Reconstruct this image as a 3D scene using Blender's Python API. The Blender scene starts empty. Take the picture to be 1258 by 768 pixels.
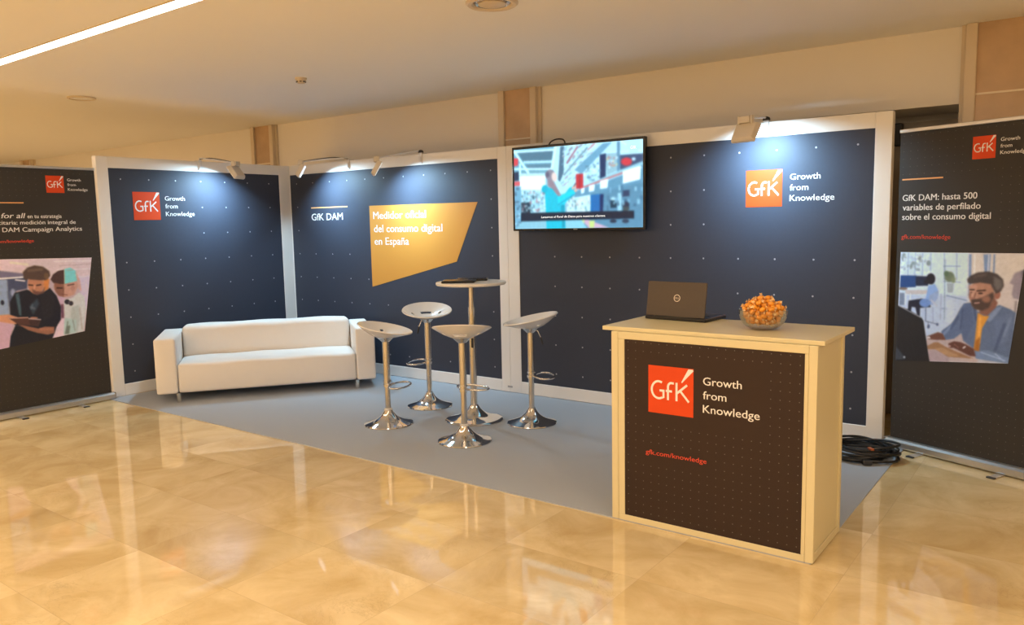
import bpy, bmesh, math, random
import numpy as np
from mathutils import Vector, Matrix, Euler

# ------------------------------------------------------------------ camera, view, light
S = bpy.context.scene
COL = S.collection
S.view_settings.view_transform = 'Standard'
S.view_settings.look = 'None'
S.view_settings.gamma = 1.0
S.view_settings.use_curve_mapping = False
S.view_settings.exposure = 0.0
S.display_settings.display_device = 'sRGB'
S.cycles.use_denoising = True
S.cycles.max_bounces = 10
S.cycles.diffuse_bounces = 5
S.cycles.glossy_bounces = 5
S.cycles.sample_clamp_indirect = 4.0
S.cycles.caustics_reflective = False
S.cycles.caustics_refractive = False
S.cycles.blur_glossy = 0.5

CAMX, CAMY, CAMZ, YAW, PITCH, ROLL, FPX = 8.0998, -6.3063, 1.7342, 0.63965, -0.11466, -0.02038, 964.56
def make_camera():
    cy, sy = math.cos(YAW), math.sin(YAW)
    f = Vector((-sy * math.cos(PITCH), cy * math.cos(PITCH), math.sin(PITCH)))
    r = Vector((cy, sy, 0)); u = r.cross(f)
    cr, sr = math.cos(ROLL), math.sin(ROLL)
    r2 = cr * r + sr * u; u2 = -sr * r + cr * u
    m = Matrix((( r2.x, u2.x, -f.x, CAMX), (r2.y, u2.y, -f.y, CAMY), (r2.z, u2.z, -f.z, CAMZ), (0, 0, 0, 1)))
    c = bpy.data.cameras.new('camera')
    c.sensor_width = 36.0; c.sensor_fit = 'HORIZONTAL'
    c.lens = FPX * 36.0 / 1258.0
    c.clip_start = 0.05
    o = bpy.data.objects.new('camera', c); o.matrix_world = m
    COL.objects.link(o); S.camera = o
make_camera()

W_ = bpy.data.worlds.new('world'); S.world = W_
W_.use_nodes = True
W_.node_tree.nodes['Background'].inputs[0].default_value = (0.0, 0.0, 0.0, 1)
W_.node_tree.nodes['Background'].inputs[1].default_value = 0.0

WARM = (1.0, 0.78, 0.57)          # added downlights behind the viewer
STRIP = (1.0, 0.89, 0.77)         # linear ceiling lights
COOL = (0.50, 0.80, 1.0)          # flood lamps on the panels
STRIP_POWER = 11.0
DOWN_POWER = 50.0
FLOOD_POWER = 41.0
TV_POWER = 1.35

H = 2.48          # panel height
ZC = 3.10         # ceiling
YB = 0.50         # hall wall behind the stand

# ------------------------------------------------------------------ helpers
def lin(c):
    if isinstance(c, str):
        c = c.lstrip('#'); c = [int(c[i:i + 2], 16) / 255 for i in (0, 2, 4)]
    elif max(c) > 1.0:
        c = [v / 255 for v in c]
    return tuple(((v / 12.92) if v <= 0.04045 else ((v + 0.055) / 1.055) ** 2.4) for v in c)

def mat(name, color, rough=0.5, metal=0.0, spec=0.5, noise=None, bump=None, emit=None, trans=0.0, coat=0.0, ior=1.45):
    """procedural material; color is linear rgb; noise=(scale, amount); bump=(scale, strength)"""
    m = bpy.data.materials.new(name); m.use_nodes = True
    nt = m.node_tree; b = nt.nodes['Principled BSDF']
    b.inputs['Base Color'].default_value = (*color, 1)
    b.inputs['Roughness'].default_value = rough
    b.inputs['Metallic'].default_value = metal
    b.inputs['Specular IOR Level'].default_value = spec
    b.inputs['Transmission Weight'].default_value = trans
    b.inputs['Coat Weight'].default_value = coat
    b.inputs['IOR'].default_value = ior
    if emit:
        b.inputs['Emission Color'].default_value = (*emit[0], 1)
        b.inputs['Emission Strength'].default_value = emit[1]
    tc = None
    if noise or bump:
        tc = nt.nodes.new('ShaderNodeTexCoord')
    if noise:
        n = nt.nodes.new('ShaderNodeTexNoise'); n.inputs['Scale'].default_value = noise[0]; n.inputs['Detail'].default_value = 4
        nt.links.new(tc.outputs['Object'], n.inputs['Vector'])
        mx = nt.nodes.new('ShaderNodeMix'); mx.data_type = 'RGBA'
        lo = [max(0, c * (1 - noise[1])) for c in color]; hi = [min(1, c * (1 + noise[1])) for c in color]
        mx.inputs[6].default_value = (*lo, 1); mx.inputs[7].default_value = (*hi, 1)
        nt.links.new(n.outputs['Fac'], mx.inputs[0]); nt.links.new(mx.outputs[2], b.inputs['Base Color'])
    if bump:
        n = nt.nodes.new('ShaderNodeTexNoise'); n.inputs['Scale'].default_value = bump[0]; n.inputs['Detail'].default_value = 3
        nt.links.new(tc.outputs['Object'], n.inputs['Vector'])
        bp = nt.nodes.new('ShaderNodeBump'); bp.inputs['Strength'].default_value = bump[1]; bp.inputs['Distance'].default_value = 0.01
        nt.links.new(n.outputs['Fac'], bp.inputs['Height']); nt.links.new(bp.outputs['Normal'], b.inputs['Normal'])
    return m

def add(name, me, mats, parent=None, loc=None, rotz=0, smooth=False):
    for m in ([] if len(me.materials) else mats if isinstance(mats, (list, tuple)) else [mats]):
        me.materials.append(m)
    if smooth:
        me.polygons.foreach_set('use_smooth', [True] * len(me.polygons))
        try: me.set_sharp_from_angle(angle=math.radians(38))
        except Exception: pass
    o = bpy.data.objects.new(name, me); COL.objects.link(o)
    if parent: o.parent = parent
    if loc is not None: o.location = loc
    if rotz: o.rotation_euler = (0, 0, rotz)
    return o

def tag(o, label=None, cat=None, group=None, kind=None):
    if label: o['label'] = label
    if cat: o['category'] = cat
    if group: o['group'] = group
    if kind: o['kind'] = kind
    return o

def thing(name, label, cat, loc=(0, 0, 0), rotz=0, group=None):
    o = bpy.data.objects.new(name, None); COL.objects.link(o)
    o.empty_display_size = 0.05
    o.location = loc; o.rotation_euler = (0, 0, rotz)
    return tag(o, label, cat, group)

def copy_tree(o, parent=None):
    c = o.copy(); COL.objects.link(c)
    if parent: c.parent = parent
    for ch in list(o.children):
        copy_tree(ch, c)
    return c

class MB:
    """collects shapes into one mesh"""
    def __init__(s): s.v = []; s.f = []; s.mi = []
    def put(s, vs, fs, mi=0, M=None):
        k = len(s.v)
        s.v += [tuple(M @ Vector(p)) if M else tuple(p) for p in vs]
        s.f += [tuple(i + k for i in f) for f in fs]; s.mi += [mi] * len(fs)
        return s
    def bm(s, b, mi=0, M=None):
        b.verts.index_update()
        s.put([v.co[:] for v in b.verts], [[v.index for v in f.verts] for f in b.faces], mi, M); b.free(); return s
    def box(s, x0, x1, y0, y1, z0, z1, bev=0.0, seg=2, mi=0, M=None):
        b = bmesh.new()
        bmesh.ops.create_cube(b, size=1.0, matrix=Matrix.LocRotScale(Vector(((x0 + x1) / 2, (y0 + y1) / 2, (z0 + z1) / 2)), None, Vector((abs(x1 - x0), abs(y1 - y0), abs(z1 - z0)))))
        if bev > 0:
            bmesh.ops.bevel(b, geom=b.edges[:], offset=bev, segments=seg, profile=0.5, affect='EDGES')
        return s.bm(b, mi, M)
    def lathe(s, prof, n=32, mi=0, M=None, cap=True):
        vs = []; fs = []
        for r, z in prof:
            for i in range(n):
                a = 2 * math.pi * i / n; vs.append((r * math.cos(a), r * math.sin(a), z))
        for j in range(len(prof) - 1):
            for i in range(n):
                a, b_ = j * n + i, j * n + (i + 1) % n
                fs.append((a, b_, b_ + n, a + n))
        if cap:
            fs.append(tuple(range(n))[::-1]); fs.append(tuple(range((len(prof) - 1) * n, len(prof) * n)))
        return s.put(vs, fs, mi, M)
    def tube(s, pts, r, n=10, closed=False, mi=0, M=None):
        pts = [Vector(p) for p in pts]; N = len(pts); vs = []; fs = []
        up = None
        for i, p in enumerate(pts):
            if closed: t = pts[(i + 1) % N] - pts[(i - 1) % N]
            else: t = pts[min(i + 1, N - 1)] - pts[max(i - 1, 0)]
            t.normalize()
            if up is None:
                up = Vector((0, 0, 1)) if abs(t.z) < 0.9 else Vector((1, 0, 0))
            a = t.cross(up); a.normalize(); b_ = a.cross(t); up = b_
            rr = r[i] if isinstance(r, (list, tuple)) else r
            for k in range(n):
                q = 2 * math.pi * k / n
                vs.append(p + (a * math.cos(q) + b_ * math.sin(q)) * rr)
        for i in range(N if closed else N - 1):
            j = (i + 1) % N
            for k in range(n):
                k2 = (k + 1) % n
                fs.append((i * n + k, i * n + k2, j * n + k2, j * n + k))
        if not closed:
            fs.append(tuple(range(n))[::-1]); fs.append(tuple((N - 1) * n + k for k in range(n)))
        return s.put(vs, fs, mi, M)
    def poly(s, pts, mi=0, M=None):
        return s.put(pts, [tuple(range(len(pts)))], mi, M)
    def prism(s, pts2, y0, y1, mi=0, M=None):
        """polygon in x,z pushed from y0 to y1 (front at y0)"""
        n = len(pts2)
        vs = [(x, y0, z) for x, z in pts2] + [(x, y1, z) for x, z in pts2]
        fs = [tuple(range(n)), tuple(range(2 * n - 1, n - 1, -1))]
        for i in range(n):
            j = (i + 1) % n; fs.append((j, i, i + n, j + n))
        return s.put(vs, fs, mi, M)
    def mesh(s, name='m'):
        me = bpy.data.meshes.new(name); me.from_pydata(s.v, [], s.f); 
        me.polygons.foreach_set('material_index', s.mi)
        b = bmesh.new(); b.from_mesh(me); bmesh.ops.recalc_face_normals(b, faces=b.faces[:]); b.to_mesh(me); b.free()
        me.update(); return me

def raw_text(txt, weight=0.0, shear=0.0):
    cu = bpy.data.curves.new('t', 'FONT'); cu.body = txt; cu.size = 1.0
    cu.offset = weight; cu.shear = shear; cu.resolution_u = 3
    o = bpy.data.objects.new('t', cu); COL.objects.link(o)
    dg = bpy.context.evaluated_depsgraph_get(); dg.update()
    me = bpy.data.meshes.new_from_object(o.evaluated_get(dg))
    bpy.data.objects.remove(o); bpy.data.curves.remove(cu)
    vs = [v.co.copy() for v in me.vertices]; fs = [tuple(p.vertices) for p in me.polygons]
    bpy.data.meshes.remove(me)
    return vs, fs
_cap = None
def text_into(mb, txt, x, z, cap, width=None, y=0.0, bold=0.0, shear=0.0, mi=0, right=None):
    """letters lie in the x,z plane facing -y; baseline at z, capital height cap, squeezed to width"""
    global _cap
    if _cap is None:
        v, _ = raw_text('H'); _cap = max(p.y for p in v)
    vs, fs = raw_text(txt, 0.0, shear)
    k = cap / _cap
    x0 = min(p.x for p in vs); x1 = max(p.x for p in vs)
    kx = k if width is None else width / (x1 - x0)
    if right is not None: x = right - (x1 - x0) * kx
    for j in ((0,) if bold == 0 else (-0.5, 0.0, 0.5)):
        mb.put([(x + (p.x - x0) * kx + j * bold * cap, y - 0.0002 * (j + 0.5), z + p.y * k) for p in vs], fs, mi)
def lettering(parent, name, m, txt, x, z, cap, width, y, bold=0.0, shear=0.0, right=None):
    """one line of print, every word a part"""
    full = raw_text(txt, 0, shear)[0]
    X0 = min(p.x for p in full); X1 = max(p.x for p in full); kx = width / (X1 - X0)
    if right is not None: x = right - width
    ws = txt.split(' ')
    for i, w in enumerate(ws):
        e = max(p.x for p in raw_text(' '.join(ws[:i + 1]), 0, shear)[0]); q = [p.x for p in raw_text(w, 0, shear)[0]]; wd = max(q) - min(q)
        mb = MB(); text_into(mb, w, x + (e - wd - X0) * kx, z, cap, wd * kx, y, bold=bold, shear=shear)
        o = add(name, mb.mesh(), m, parent)
    return o

def stroke(mb, pts, w, y, mi=0, w1=None):
    """flat ribbon along pts in the x,z plane"""
    n = len(pts); L = []; R = []
    for i, p in enumerate(pts):
        a = pts[max(i - 1, 0)]; b = pts[min(i + 1, n - 1)]
        dx, dz = b[0] - a[0], b[1] - a[1]; l = math.hypot(dx, dz) or 1
        ww = w if w1 is None else w + (w1 - w) * i / (n - 1)
        L.append((p[0] - dz / l * ww / 2, y, p[1] + dx / l * ww / 2)); R.append((p[0] + dz / l * ww / 2, y, p[1] - dx / l * ww / 2))
    vs = L + R
    mb.put(vs, [(i, i + n, i + n + 1, i + 1) for i in range(n - 1)], mi)

# ------------------------------------------------------------------ materials
def floor_material():
    m = bpy.data.materials.new('marble_floor'); m.use_nodes = True
    nt = m.node_tree; b = nt.nodes['Principled BSDF']; N = nt.nodes.new; Lk = nt.links.new
    tc = N('ShaderNodeTexCoord')
    mp = N('ShaderNodeMapping'); mp.inputs['Location'].default_value = (0.0, 0.04, 0)
    Lk(tc.outputs['Object'], mp.inputs['Vector'])
    br = N('ShaderNodeTexBrick'); br.offset = 0.0; br.squash = 1.0
    br.inputs['Scale'].default_value = 1.0; br.inputs['Mortar Size'].default_value = 0.0011; br.inputs['Mortar Smooth'].default_value = 0.2
    br.inputs['Brick Width'].default_value = 0.8; br.inputs['Row Height'].default_value = 0.6
    br.inputs['Color1'].default_value = (0, 0, 0, 1); br.inputs['Color2'].default_value = (1, 1, 1, 1); br.inputs['Mortar'].default_value = (0.5, 0.5, 0.5, 1)
    Lk(mp.outputs['Vector'], br.inputs['Vector'])
    # per tile offset of the veining
    sc = N('ShaderNodeVectorMath'); sc.operation = 'MULTIPLY_ADD'
    sc.inputs[1].default_value = (7.0, 5.0, 3.0); Lk(br.outputs['Color'], sc.inputs[0]); Lk(mp.outputs['Vector'], sc.inputs[2])
    n1 = N('ShaderNodeTexNoise'); n1.inputs['Scale'].default_value = 2.2; n1.inputs['Detail'].default_value = 6; n1.inputs['Roughness'].default_value = 0.62; n1.inputs['Distortion'].default_value = 0.7
    Lk(sc.outputs[0], n1.inputs['Vector'])
    rp = N('ShaderNodeValToRGB'); e = rp.color_ramp.elements
    e[0].position = 0.30; e[0].color = (*FLOOR_LO, 1); e[1].position = 0.72; e[1].color = (*FLOOR_HI, 1)
    Lk(n1.outputs['Fac'], rp.inputs['Fac'])
    tv = N('ShaderNodeMapRange'); tv.inputs[3].default_value = 0.92; tv.inputs[4].default_value = 1.04; Lk(br.outputs['Color'], tv.inputs[0])
    mul = N('ShaderNodeVectorMath'); mul.operation = 'SCALE'; Lk(rp.outputs['Color'], mul.inputs[0]); Lk(tv.outputs[0], mul.inputs['Scale'])
    # thin dark veins
    vo = N('ShaderNodeTexNoise'); vo.inputs['Scale'].default_value = 3.1; vo.inputs['Detail'].default_value = 9; vo.inputs['Roughness'].default_value = 0.7; vo.inputs['Distortion'].default_value = 1.6
    Lk(sc.outputs[0], vo.inputs['Vector'])
    vr = N('ShaderNodeValToRGB'); e = vr.color_ramp.elements
    e[0].position = 0.492; e[0].color = (0, 0, 0, 1); e[1].position = 0.5; e[1].color = (1, 1, 1, 1)
    k = vr.color_ramp.elements.new(0.508); k.color = (0, 0, 0, 1)
    Lk(vo.outputs['Fac'], vr.inputs['Fac'])
    msk = N('ShaderNodeTexNoise'); msk.inputs['Scale'].default_value = 1.3; Lk(sc.outputs[0], msk.inputs['Vector'])
    mr = N('ShaderNodeMapRange'); mr.inputs[1].default_value = 0.52; mr.inputs[2].default_value = 0.66; mr.inputs[4].default_value = 0.35; Lk(msk.outputs['Fac'], mr.inputs[0])
    vm = N('ShaderNodeMath'); vm.operation = 'MULTIPLY'; Lk(vr.outputs['Color'], vm.inputs[0]); Lk(mr.outputs[0], vm.inputs[1])
    mx = N('ShaderNodeMix'); mx.data_type = 'RGBA'; Lk(vm.outputs[0], mx.inputs[0]); Lk(mul.outputs[0], mx.inputs[6]); mx.inputs[7].default_value = (0.22, 0.12, 0.05, 1)
    mo = N('ShaderNodeMix'); mo.data_type = 'RGBA'; Lk(br.outputs['Fac'], mo.inputs[0]); Lk(mx.outputs[2], mo.inputs[6]); mo.inputs[7].default_value = (0.56, 0.42, 0.24, 1)
    Lk(mo.outputs[2], b.inputs['Base Color'])
    b.inputs['Roughness'].default_value = 0.035
    b.inputs['IOR'].default_value = 1.62
    wv = N('ShaderNodeTexNoise'); wv.inputs['Scale'].default_value = 1.6; wv.inputs['Detail'].default_value = 1; Lk(tc.outputs['Object'], wv.inputs['Vector'])
    bp = N('ShaderNodeBump'); bp.inputs['Strength'].default_value = 0.004; bp.inputs['Distance'].default_value = 0.02
    Lk(wv.outputs['Fac'], bp.inputs['Height']); Lk(bp.outputs['Normal'], b.inputs['Normal'])
    return m
FLOOR_LO = (0.60, 0.44, 0.21)
FLOOR_HI = (0.85, 0.70, 0.42)

def marble_material():
    m = mat('beige_marble', (0.60, 0.43, 0.29), 0.25, noise=(3.0, 0.35), spec=0.5)
    return m

M_FLOOR = floor_material()
M_CEIL = mat('ceiling_paint', (0.90, 0.90, 0.90), 0.85, noise=(0.8, 0.015))
M_WALL = mat('wall_paint', (0.88, 0.85, 0.82), 0.75, noise=(1.2, 0.03))
M_HALL = mat('hall_wall_paint', (0.80, 0.77, 0.72), 0.7, noise=(0.7, 0.1))
M_MARBLE = marble_material()
M_TRIM = mat('cream_casing', (0.74, 0.64, 0.52), 0.45, noise=(4, 0.03))
M_JOINT = mat('joint_highlight', (0.85, 0.76, 0.62), 0.25, noise=(9, 0.03))
M_DOOR = mat('door_paint', (0.42, 0.37, 0.32), 0.5, noise=(2, 0.05))
M_WHITE = mat('white_laminate', (0.80, 0.79, 0.78), 0.42, noise=(6, 0.015))
M_COUNTER = mat('counter_laminate', (0.67, 0.60, 0.38), 0.36, noise=(5, 0.02))
M_NAVY = mat('navy_print', (0.042, 0.050, 0.076), 0.55, noise=(40, 0.05), spec=0.3)
M_NAVY2 = mat('charcoal_print', (0.042, 0.038, 0.036), 0.55, noise=(60, 0.06), spec=0.3)
M_COUNTERPRINT = mat('brown_black_print', (0.034, 0.020, 0.016), 0.55, noise=(60, 0.06), spec=0.3)
M_DOT = mat('dot_print', (0.42, 0.44, 0.50), 0.6, noise=(20, 0.02))
M_DOT2 = mat('faint_dot_print', (0.125, 0.115, 0.11), 0.6, noise=(20, 0.02))
M_RED = mat('red_print', (0.66, 0.066, 0.012), 0.5, noise=(20, 0.02), spec=0.3)
M_LETTER = mat('white_print', (0.80, 0.80, 0.80), 0.55, noise=(20, 0.01), spec=0.3)
M_ORANGE = mat('orange_print', (0.62, 0.285, 0.055), 0.5, noise=(3, 0.02), spec=0.3)
M_URL = mat('coral_print', (0.70, 0.07, 0.035), 0.55, noise=(20, 0.02))
M_LINE = mat('peach_print', (0.85, 0.42, 0.16), 0.5, noise=(20, 0.02))
M_ALU = mat('brushed_aluminium', (0.62, 0.61, 0.60), 0.32, metal=0.85, noise=(30, 0.04))
M_GREYPL = mat('grey_plastic', (0.33, 0.33, 0.34), 0.5, noise=(20, 0.04))
M_DARKPL = mat('dark_plastic', (0.03, 0.03, 0.033), 0.45, noise=(20, 0.08))
M_BLACK = mat('black_gloss', (0.012, 0.012, 0.014), 0.22, noise=(12, 0.08))
M_CABLE = mat('black_rubber', (0.014, 0.014, 0.015), 0.38, noise=(15, 0.1))
M_CARPET = mat('grey_carpet', (0.40, 0.43, 0.48), 0.95, noise=(320, 0.16), bump=(420, 0.25), spec=0.1)
M_SOFA = mat('white_upholstery', (0.80, 0.77, 0.74), 0.75, noise=(9, 0.02), bump=(7, 0.35), spec=0.25)
M_CHROME = mat('chrome', (0.80, 0.79, 0.78), 0.07, metal=1.0, noise=(5, 0.02))
M_CHROME2 = mat('satin_chrome', (0.70, 0.67, 0.62), 0.22, metal=1.0, noise=(5, 0.03))
M_SEAT = mat('white_gloss_plastic', (0.78, 0.76, 0.74), 0.18, noise=(5, 0.015), coat=0.3)
M_TABLE = mat('white_table_laminate', (0.78, 0.76, 0.73), 0.3, noise=(5, 0.015))
M_LAMP = mat('cream_lamp_metal', (0.72, 0.66, 0.57), 0.5, noise=(8, 0.03))
M_CLEAR = mat('milky_plastic', (0.70, 0.70, 0.72), 0.35, noise=(8, 0.03))
M_LENS = mat('lamp_lens', (0.9, 0.95, 1.0), 0.3, emit=((0.75, 0.9, 1.0), 1.2), noise=(10, 0.01))
M_STRIP = mat('light_diffuser', (0.9, 0.9, 0.88), 0.5, emit=(STRIP, STRIP_POWER), noise=(10, 0.01))
M_FIX = mat('fixture_enamel', (0.70, 0.60, 0.46), 0.4, noise=(8, 0.03))
M_FIXIN = mat('fixture_reflector', (0.6, 0.52, 0.42), 0.2, metal=0.7, noise=(8, 0.1))
M_LAPTOP = mat('laptop_lid', (0.062, 0.045, 0.032), 0.38, noise=(60, 0.1))
M_LAPTOPD = mat('laptop_base', (0.016, 0.014, 0.013), 0.4, noise=(60, 0.1))
M_BADGE = mat('silver_badge', (0.65, 0.58, 0.48), 0.3, metal=0.6, noise=(30, 0.03))
M_GLASS = mat('clear_glass', (1, 0.98, 0.95), 0.02, trans=1.0, ior=1.3)
def thin_glass():
    m = bpy.data.materials.new('thin_clear_glass'); m.use_nodes = True; nt = m.node_tree
    nt.nodes.remove(nt.nodes['Principled BSDF']); out = nt.nodes['Material Output']
    tr = nt.nodes.new('ShaderNodeBsdfTransparent'); tr.inputs[0].default_value = (0.97, 0.97, 0.96, 1)
    gl = nt.nodes.new('ShaderNodeBsdfGlossy'); gl.inputs['Roughness'].default_value = 0.04
    fr = nt.nodes.new('ShaderNodeLayerWeight'); fr.inputs[0].default_value = 0.22
    mx = nt.nodes.new('ShaderNodeMixShader')
    pw = nt.nodes.new('ShaderNodeMath'); pw.operation = 'POWER'; pw.inputs[1].default_value = 1.0; nt.links.new(fr.outputs[1], pw.inputs[0]); nt.links.new(pw.outputs[0], mx.inputs[0]); nt.links.new(tr.outputs[0], mx.inputs[1]); nt.links.new(gl.outputs[0], mx.inputs[2]); nt.links.new(mx.outputs[0], out.inputs[0])
    return m
M_GLASS = thin_glass()
M_CANDY = mat('orange_wrapper', (1.0, 0.33, 0.03), 0.25, noise=(55, 0.35), coat=0.5)
M_CANDYW = mat('clear_wrapper', (1.0, 0.62, 0.30), 0.25, noise=(70, 0.2), coat=0.4)
M_PLUG = mat('orange_plug', (0.42, 0.10, 0.03), 0.45, noise=(20, 0.1))
M_TABLET = mat('black_tablet', (0.010, 0.010, 0.011), 0.35, noise=(20, 0.1))

# ------------------------------------------------------------------ the hall
X0, X1, Y0 = -14.0, 17.0, -15.0
def slab(name, *b, m, kind='structure'):
    return tag(add(name, MB().box(*b).mesh(), m), kind=kind)
slab('floor', X0, X1, Y0, YB + 1.0, -0.12, 0.0, m=M_FLOOR)
slab('ceiling', X0, X1, Y0, YB + 1.0, ZC, ZC + 0.15, m=M_CEIL)
slab('wall_left', X0 - 0.15, X0, Y0, YB + 1.0, 0, ZC, m=M_HALL)
slab('wall_right', X1, X1 + 0.15, Y0, YB + 1.0, 0, ZC, m=M_HALL)
slab('wall_front', X0, X1, Y0 - 0.15, Y0, 0, ZC, m=M_HALL)
DX0, DX1, DZ = 6.10, 7.236, 2.542        # door opening in the back wall
wb = MB()
wb.box(X0, DX0, YB, YB + 0.2, 0, ZC); wb.box(DX1, X1, YB, YB + 0.2, 0, ZC); wb.box(DX0, DX1, YB, YB + 0.2, DZ, ZC)
tag(add('wall_back', wb.mesh(), M_WALL), kind='structure')
# recess with its door
rc = MB()
rc.box(DX0 - 0.05, DX0, YB + 0.2, YB + 0.6, 0, DZ); rc.box(DX1, DX1 + 0.05, YB + 0.2, YB + 0.6, 0, DZ)
rc.box(DX0 - 0.05, DX1 + 0.05, YB + 0.2, YB + 0.6, DZ, DZ + 0.05); rc.box(DX0 - 0.05, DX1 + 0.05, YB + 0.6, YB + 0.65, 0, DZ + 0.05)
tag(add('trim_1', rc.mesh(), M_WALL), kind='structure')
dr = tag(add('door_1', MB().box(DX0 + 0.03, DX1 - 0.03, YB + 0.53, YB + 0.58, 0.005, 2.49, bev=0.004).mesh(), M_DOOR), kind='structure')
add('door_closer', MB().box(6.70, 6.76, YB + 0.45, YB + 0.53, 2.30, 2.485, bev=0.008).mesh(), M_DARKPL, dr)
add('door_handle', MB().tube([(6.25, YB + 0.53, 1.02), (6.25, YB + 0.49, 1.02), (6.36, YB + 0.48, 1.02)], 0.009).mesh(), M_ALU, dr, smooth=True)

def pilaster(n, xc, w=0.335):
    a, b = xc - w / 2, xc + w / 2
    p = MB().box(a, b, YB - 0.045, YB, 0, ZC)
    o = tag(add('trim_%d' % n, p.mesh(), M_MARBLE), kind='structure')
    for s in (-1, 1):
        e0 = a - 0.075 if s < 0 else b; e1 = a if s < 0 else b + 0.075
        q = MB().box(e0, e1, YB - 0.075, YB, 0, ZC, bev=0.006)
        q.box(e0 - 0.03 if s < 0 else e1, e0 if s < 0 else e1 + 0.03, YB - 0.03, YB, 0, ZC)
        add('casing', q.mesh(), M_TRIM, o)
    add('joint_strip', MB().box(a, b, YB - 0.052, YB - 0.045, 2.588, 2.602).mesh(), M_JOINT, o)  # pale colour paints the highlight on the chamfered joint between slabs
pilaster(2, -1.105); pilaster(3, 3.20); pilaster(4, 7.585, 0.50); pilaster(5, -8.45); pilaster(6, 11.85)

# ------------------------------------------------------------------ ceiling fittings
def strip_light(y, label, x0=-9.0, x1=14.0):
    t = thing('linear_ceiling_light', label, 'ceiling light', (0, y, ZC), group=None)
    w = 0.048
    add('diffuser', MB().box(x0, x1, -w, w, -0.006, 0.0).mesh(), M_STRIP, t)
    f = MB()
    for s in (-1, 1): f.box(x0, x1, s * w, s * (w + 0.008), -0.008, 0.0)
    f.box(x0 - 0.008, x0, -w - 0.008, w + 0.008, -0.008, 0); f.box(x1, x1 + 0.008, -w - 0.008, w + 0.008, -0.008, 0)
    add('channel', f.mesh(), M_FIX, t)
strip_light(-3.515, 'glowing linear light set in the ceiling above the marble floor')
strip_light(-8.0, 'glowing linear light in the ceiling behind the viewer, nearer the stand')
strip_light(-12.2, 'glowing linear light in the ceiling behind the viewer, by the far wall')

def can_light(x, y, label, r=0.165):
    t = thing('round_downlight', label, 'ceiling light', (x, y, ZC))
    add('ring', MB().lathe([(r, 0.0), (r, -0.008), (r - 0.012, -0.018), (r - 0.035, -0.016), (r - 0.045, -0.002)], 48, cap=False).mesh(), M_FIX, t, smooth=True)
    add('reflector', MB().lathe([(r - 0.045, -0.003), (r - 0.06, -0.012), (r - 0.075, -0.004)], 48, cap=False).mesh(), M_FIXIN, t, smooth=True)
    add('inner_disc', MB().lathe([(0.088, -0.001), (0.088, -0.014), (0.07, -0.020), (0.001, -0.022)], 40, cap=False).mesh(), M_FIX, t, smooth=True)
can_light(4.99, -2.27, 'round unlit ceiling fitting with ringed reflector above the bar stools, at the top edge')
t = thing('ceiling_cover', 'flat round cover plate on the ceiling above the left banner', 'ceiling fitting', (-0.39, -2.26, ZC))
add('rim', MB().lathe([(0.135, 0.0), (0.135, -0.012), (0.118, -0.016), (0.112, -0.006)], 48, cap=False).mesh(), M_FIX, t, smooth=True)
add('plate', MB().lathe([(0.112, 0.0), (0.112, -0.006), (0.02, -0.009)], 48).mesh(), M_CEIL, t, smooth=True)
t = thing('smoke_detector', 'small white smoke detector on the ceiling', 'smoke detector', (2.10, -1.445, ZC))
add('base', MB().lathe([(0.054, 0), (0.054, -0.014), (0.047, -0.019)], 32).mesh(), M_FIX, t, smooth=True)
add('sensor_head', MB().lathe([(0.045, -0.019), (0.044, -0.034), (0.032, -0.048), (0.012, -0.052)], 32).mesh(), M_FIX, t, smooth=True)
sl = MB()
for k in range(8):
    a = k * math.pi / 4
    sl.box(-0.010, 0.010, 0.0385, 0.0455, -0.040, -0.032, M=Matrix.Rotation(a, 4, 'Z'))
add('vent_slot', sl.mesh(), M_DARKPL, t)

# unseen downlights added behind the viewer as warm fill
dl_n = 0
for yy in (-5.6, -9.9):
    for xx in (-6.0, -2.0, 2.0, 6.0, 10.0):
        where = ('nearer' if yy > -8 else 'farther') + ' row'
        names = {-6.0: 'first', -2.0: 'second', 2.0: 'third', 6.0: 'fourth', 10.0: 'fifth'}
        t = thing('fill_spotlight', 'added warm fill spotlight, unseen, %s from the left in the %s behind the viewer' % (names[xx], where), 'ceiling light', (xx, yy, ZC), group='added fill spotlights in the hall ceiling')
        add('trim_ring', MB().lathe([(0.10, 0.0), (0.10, -0.008), (0.08, -0.010), (0.078, -0.001)], 32, cap=False).mesh(), M_FIX, t, smooth=True)
        add('lamp_glass', MB().lathe([(0.078, -0.001), (0.078, -0.004), (0.01, -0.005)], 32).mesh(), mat('fill_lamp', (0.9, 0.8, 0.6), 0.4, emit=(WARM, 10.0)), t)
        L = bpy.data.lights.new('fill_spotlight_light', 'AREA'); L.shape = 'DISK'; L.size = 0.16
        L.energy = DOWN_POWER * {(2.0, -5.6): 0.22, (-2.0, -5.6): 0.3, (6.0, -5.6): 0.85, (10.0, -5.6): 2.0}.get((xx, yy), 2.4); L.color = WARM
        lo = bpy.data.objects.new('fill_spotlight_light', L); COL.objects.link(lo); lo.parent = t; lo.location = (0, 0, -0.02)

# ------------------------------------------------------------------ carpet
cp = MB().box(0.0, 7.035, -2.415, 0.085, 0.0, 0.006)
tag(add('carpet', cp.mesh(), M_CARPET), 'grey blue carpet laid under the stand between the panels and the marble floor', 'carpet')
ZK = 0.0062

# ------------------------------------------------------------------ printed logos
def dots_into(mb, xs, zs, r, y, mi, skip=None, n=8):
    for x in xs:
        for z in zs:
            if skip and skip(x, z): continue
            mb.poly([(x + r * math.cos(2 * math.pi * k / n), y, z + r * math.sin(2 * math.pi * k / n)) for k in range(n)], mi)

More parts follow.
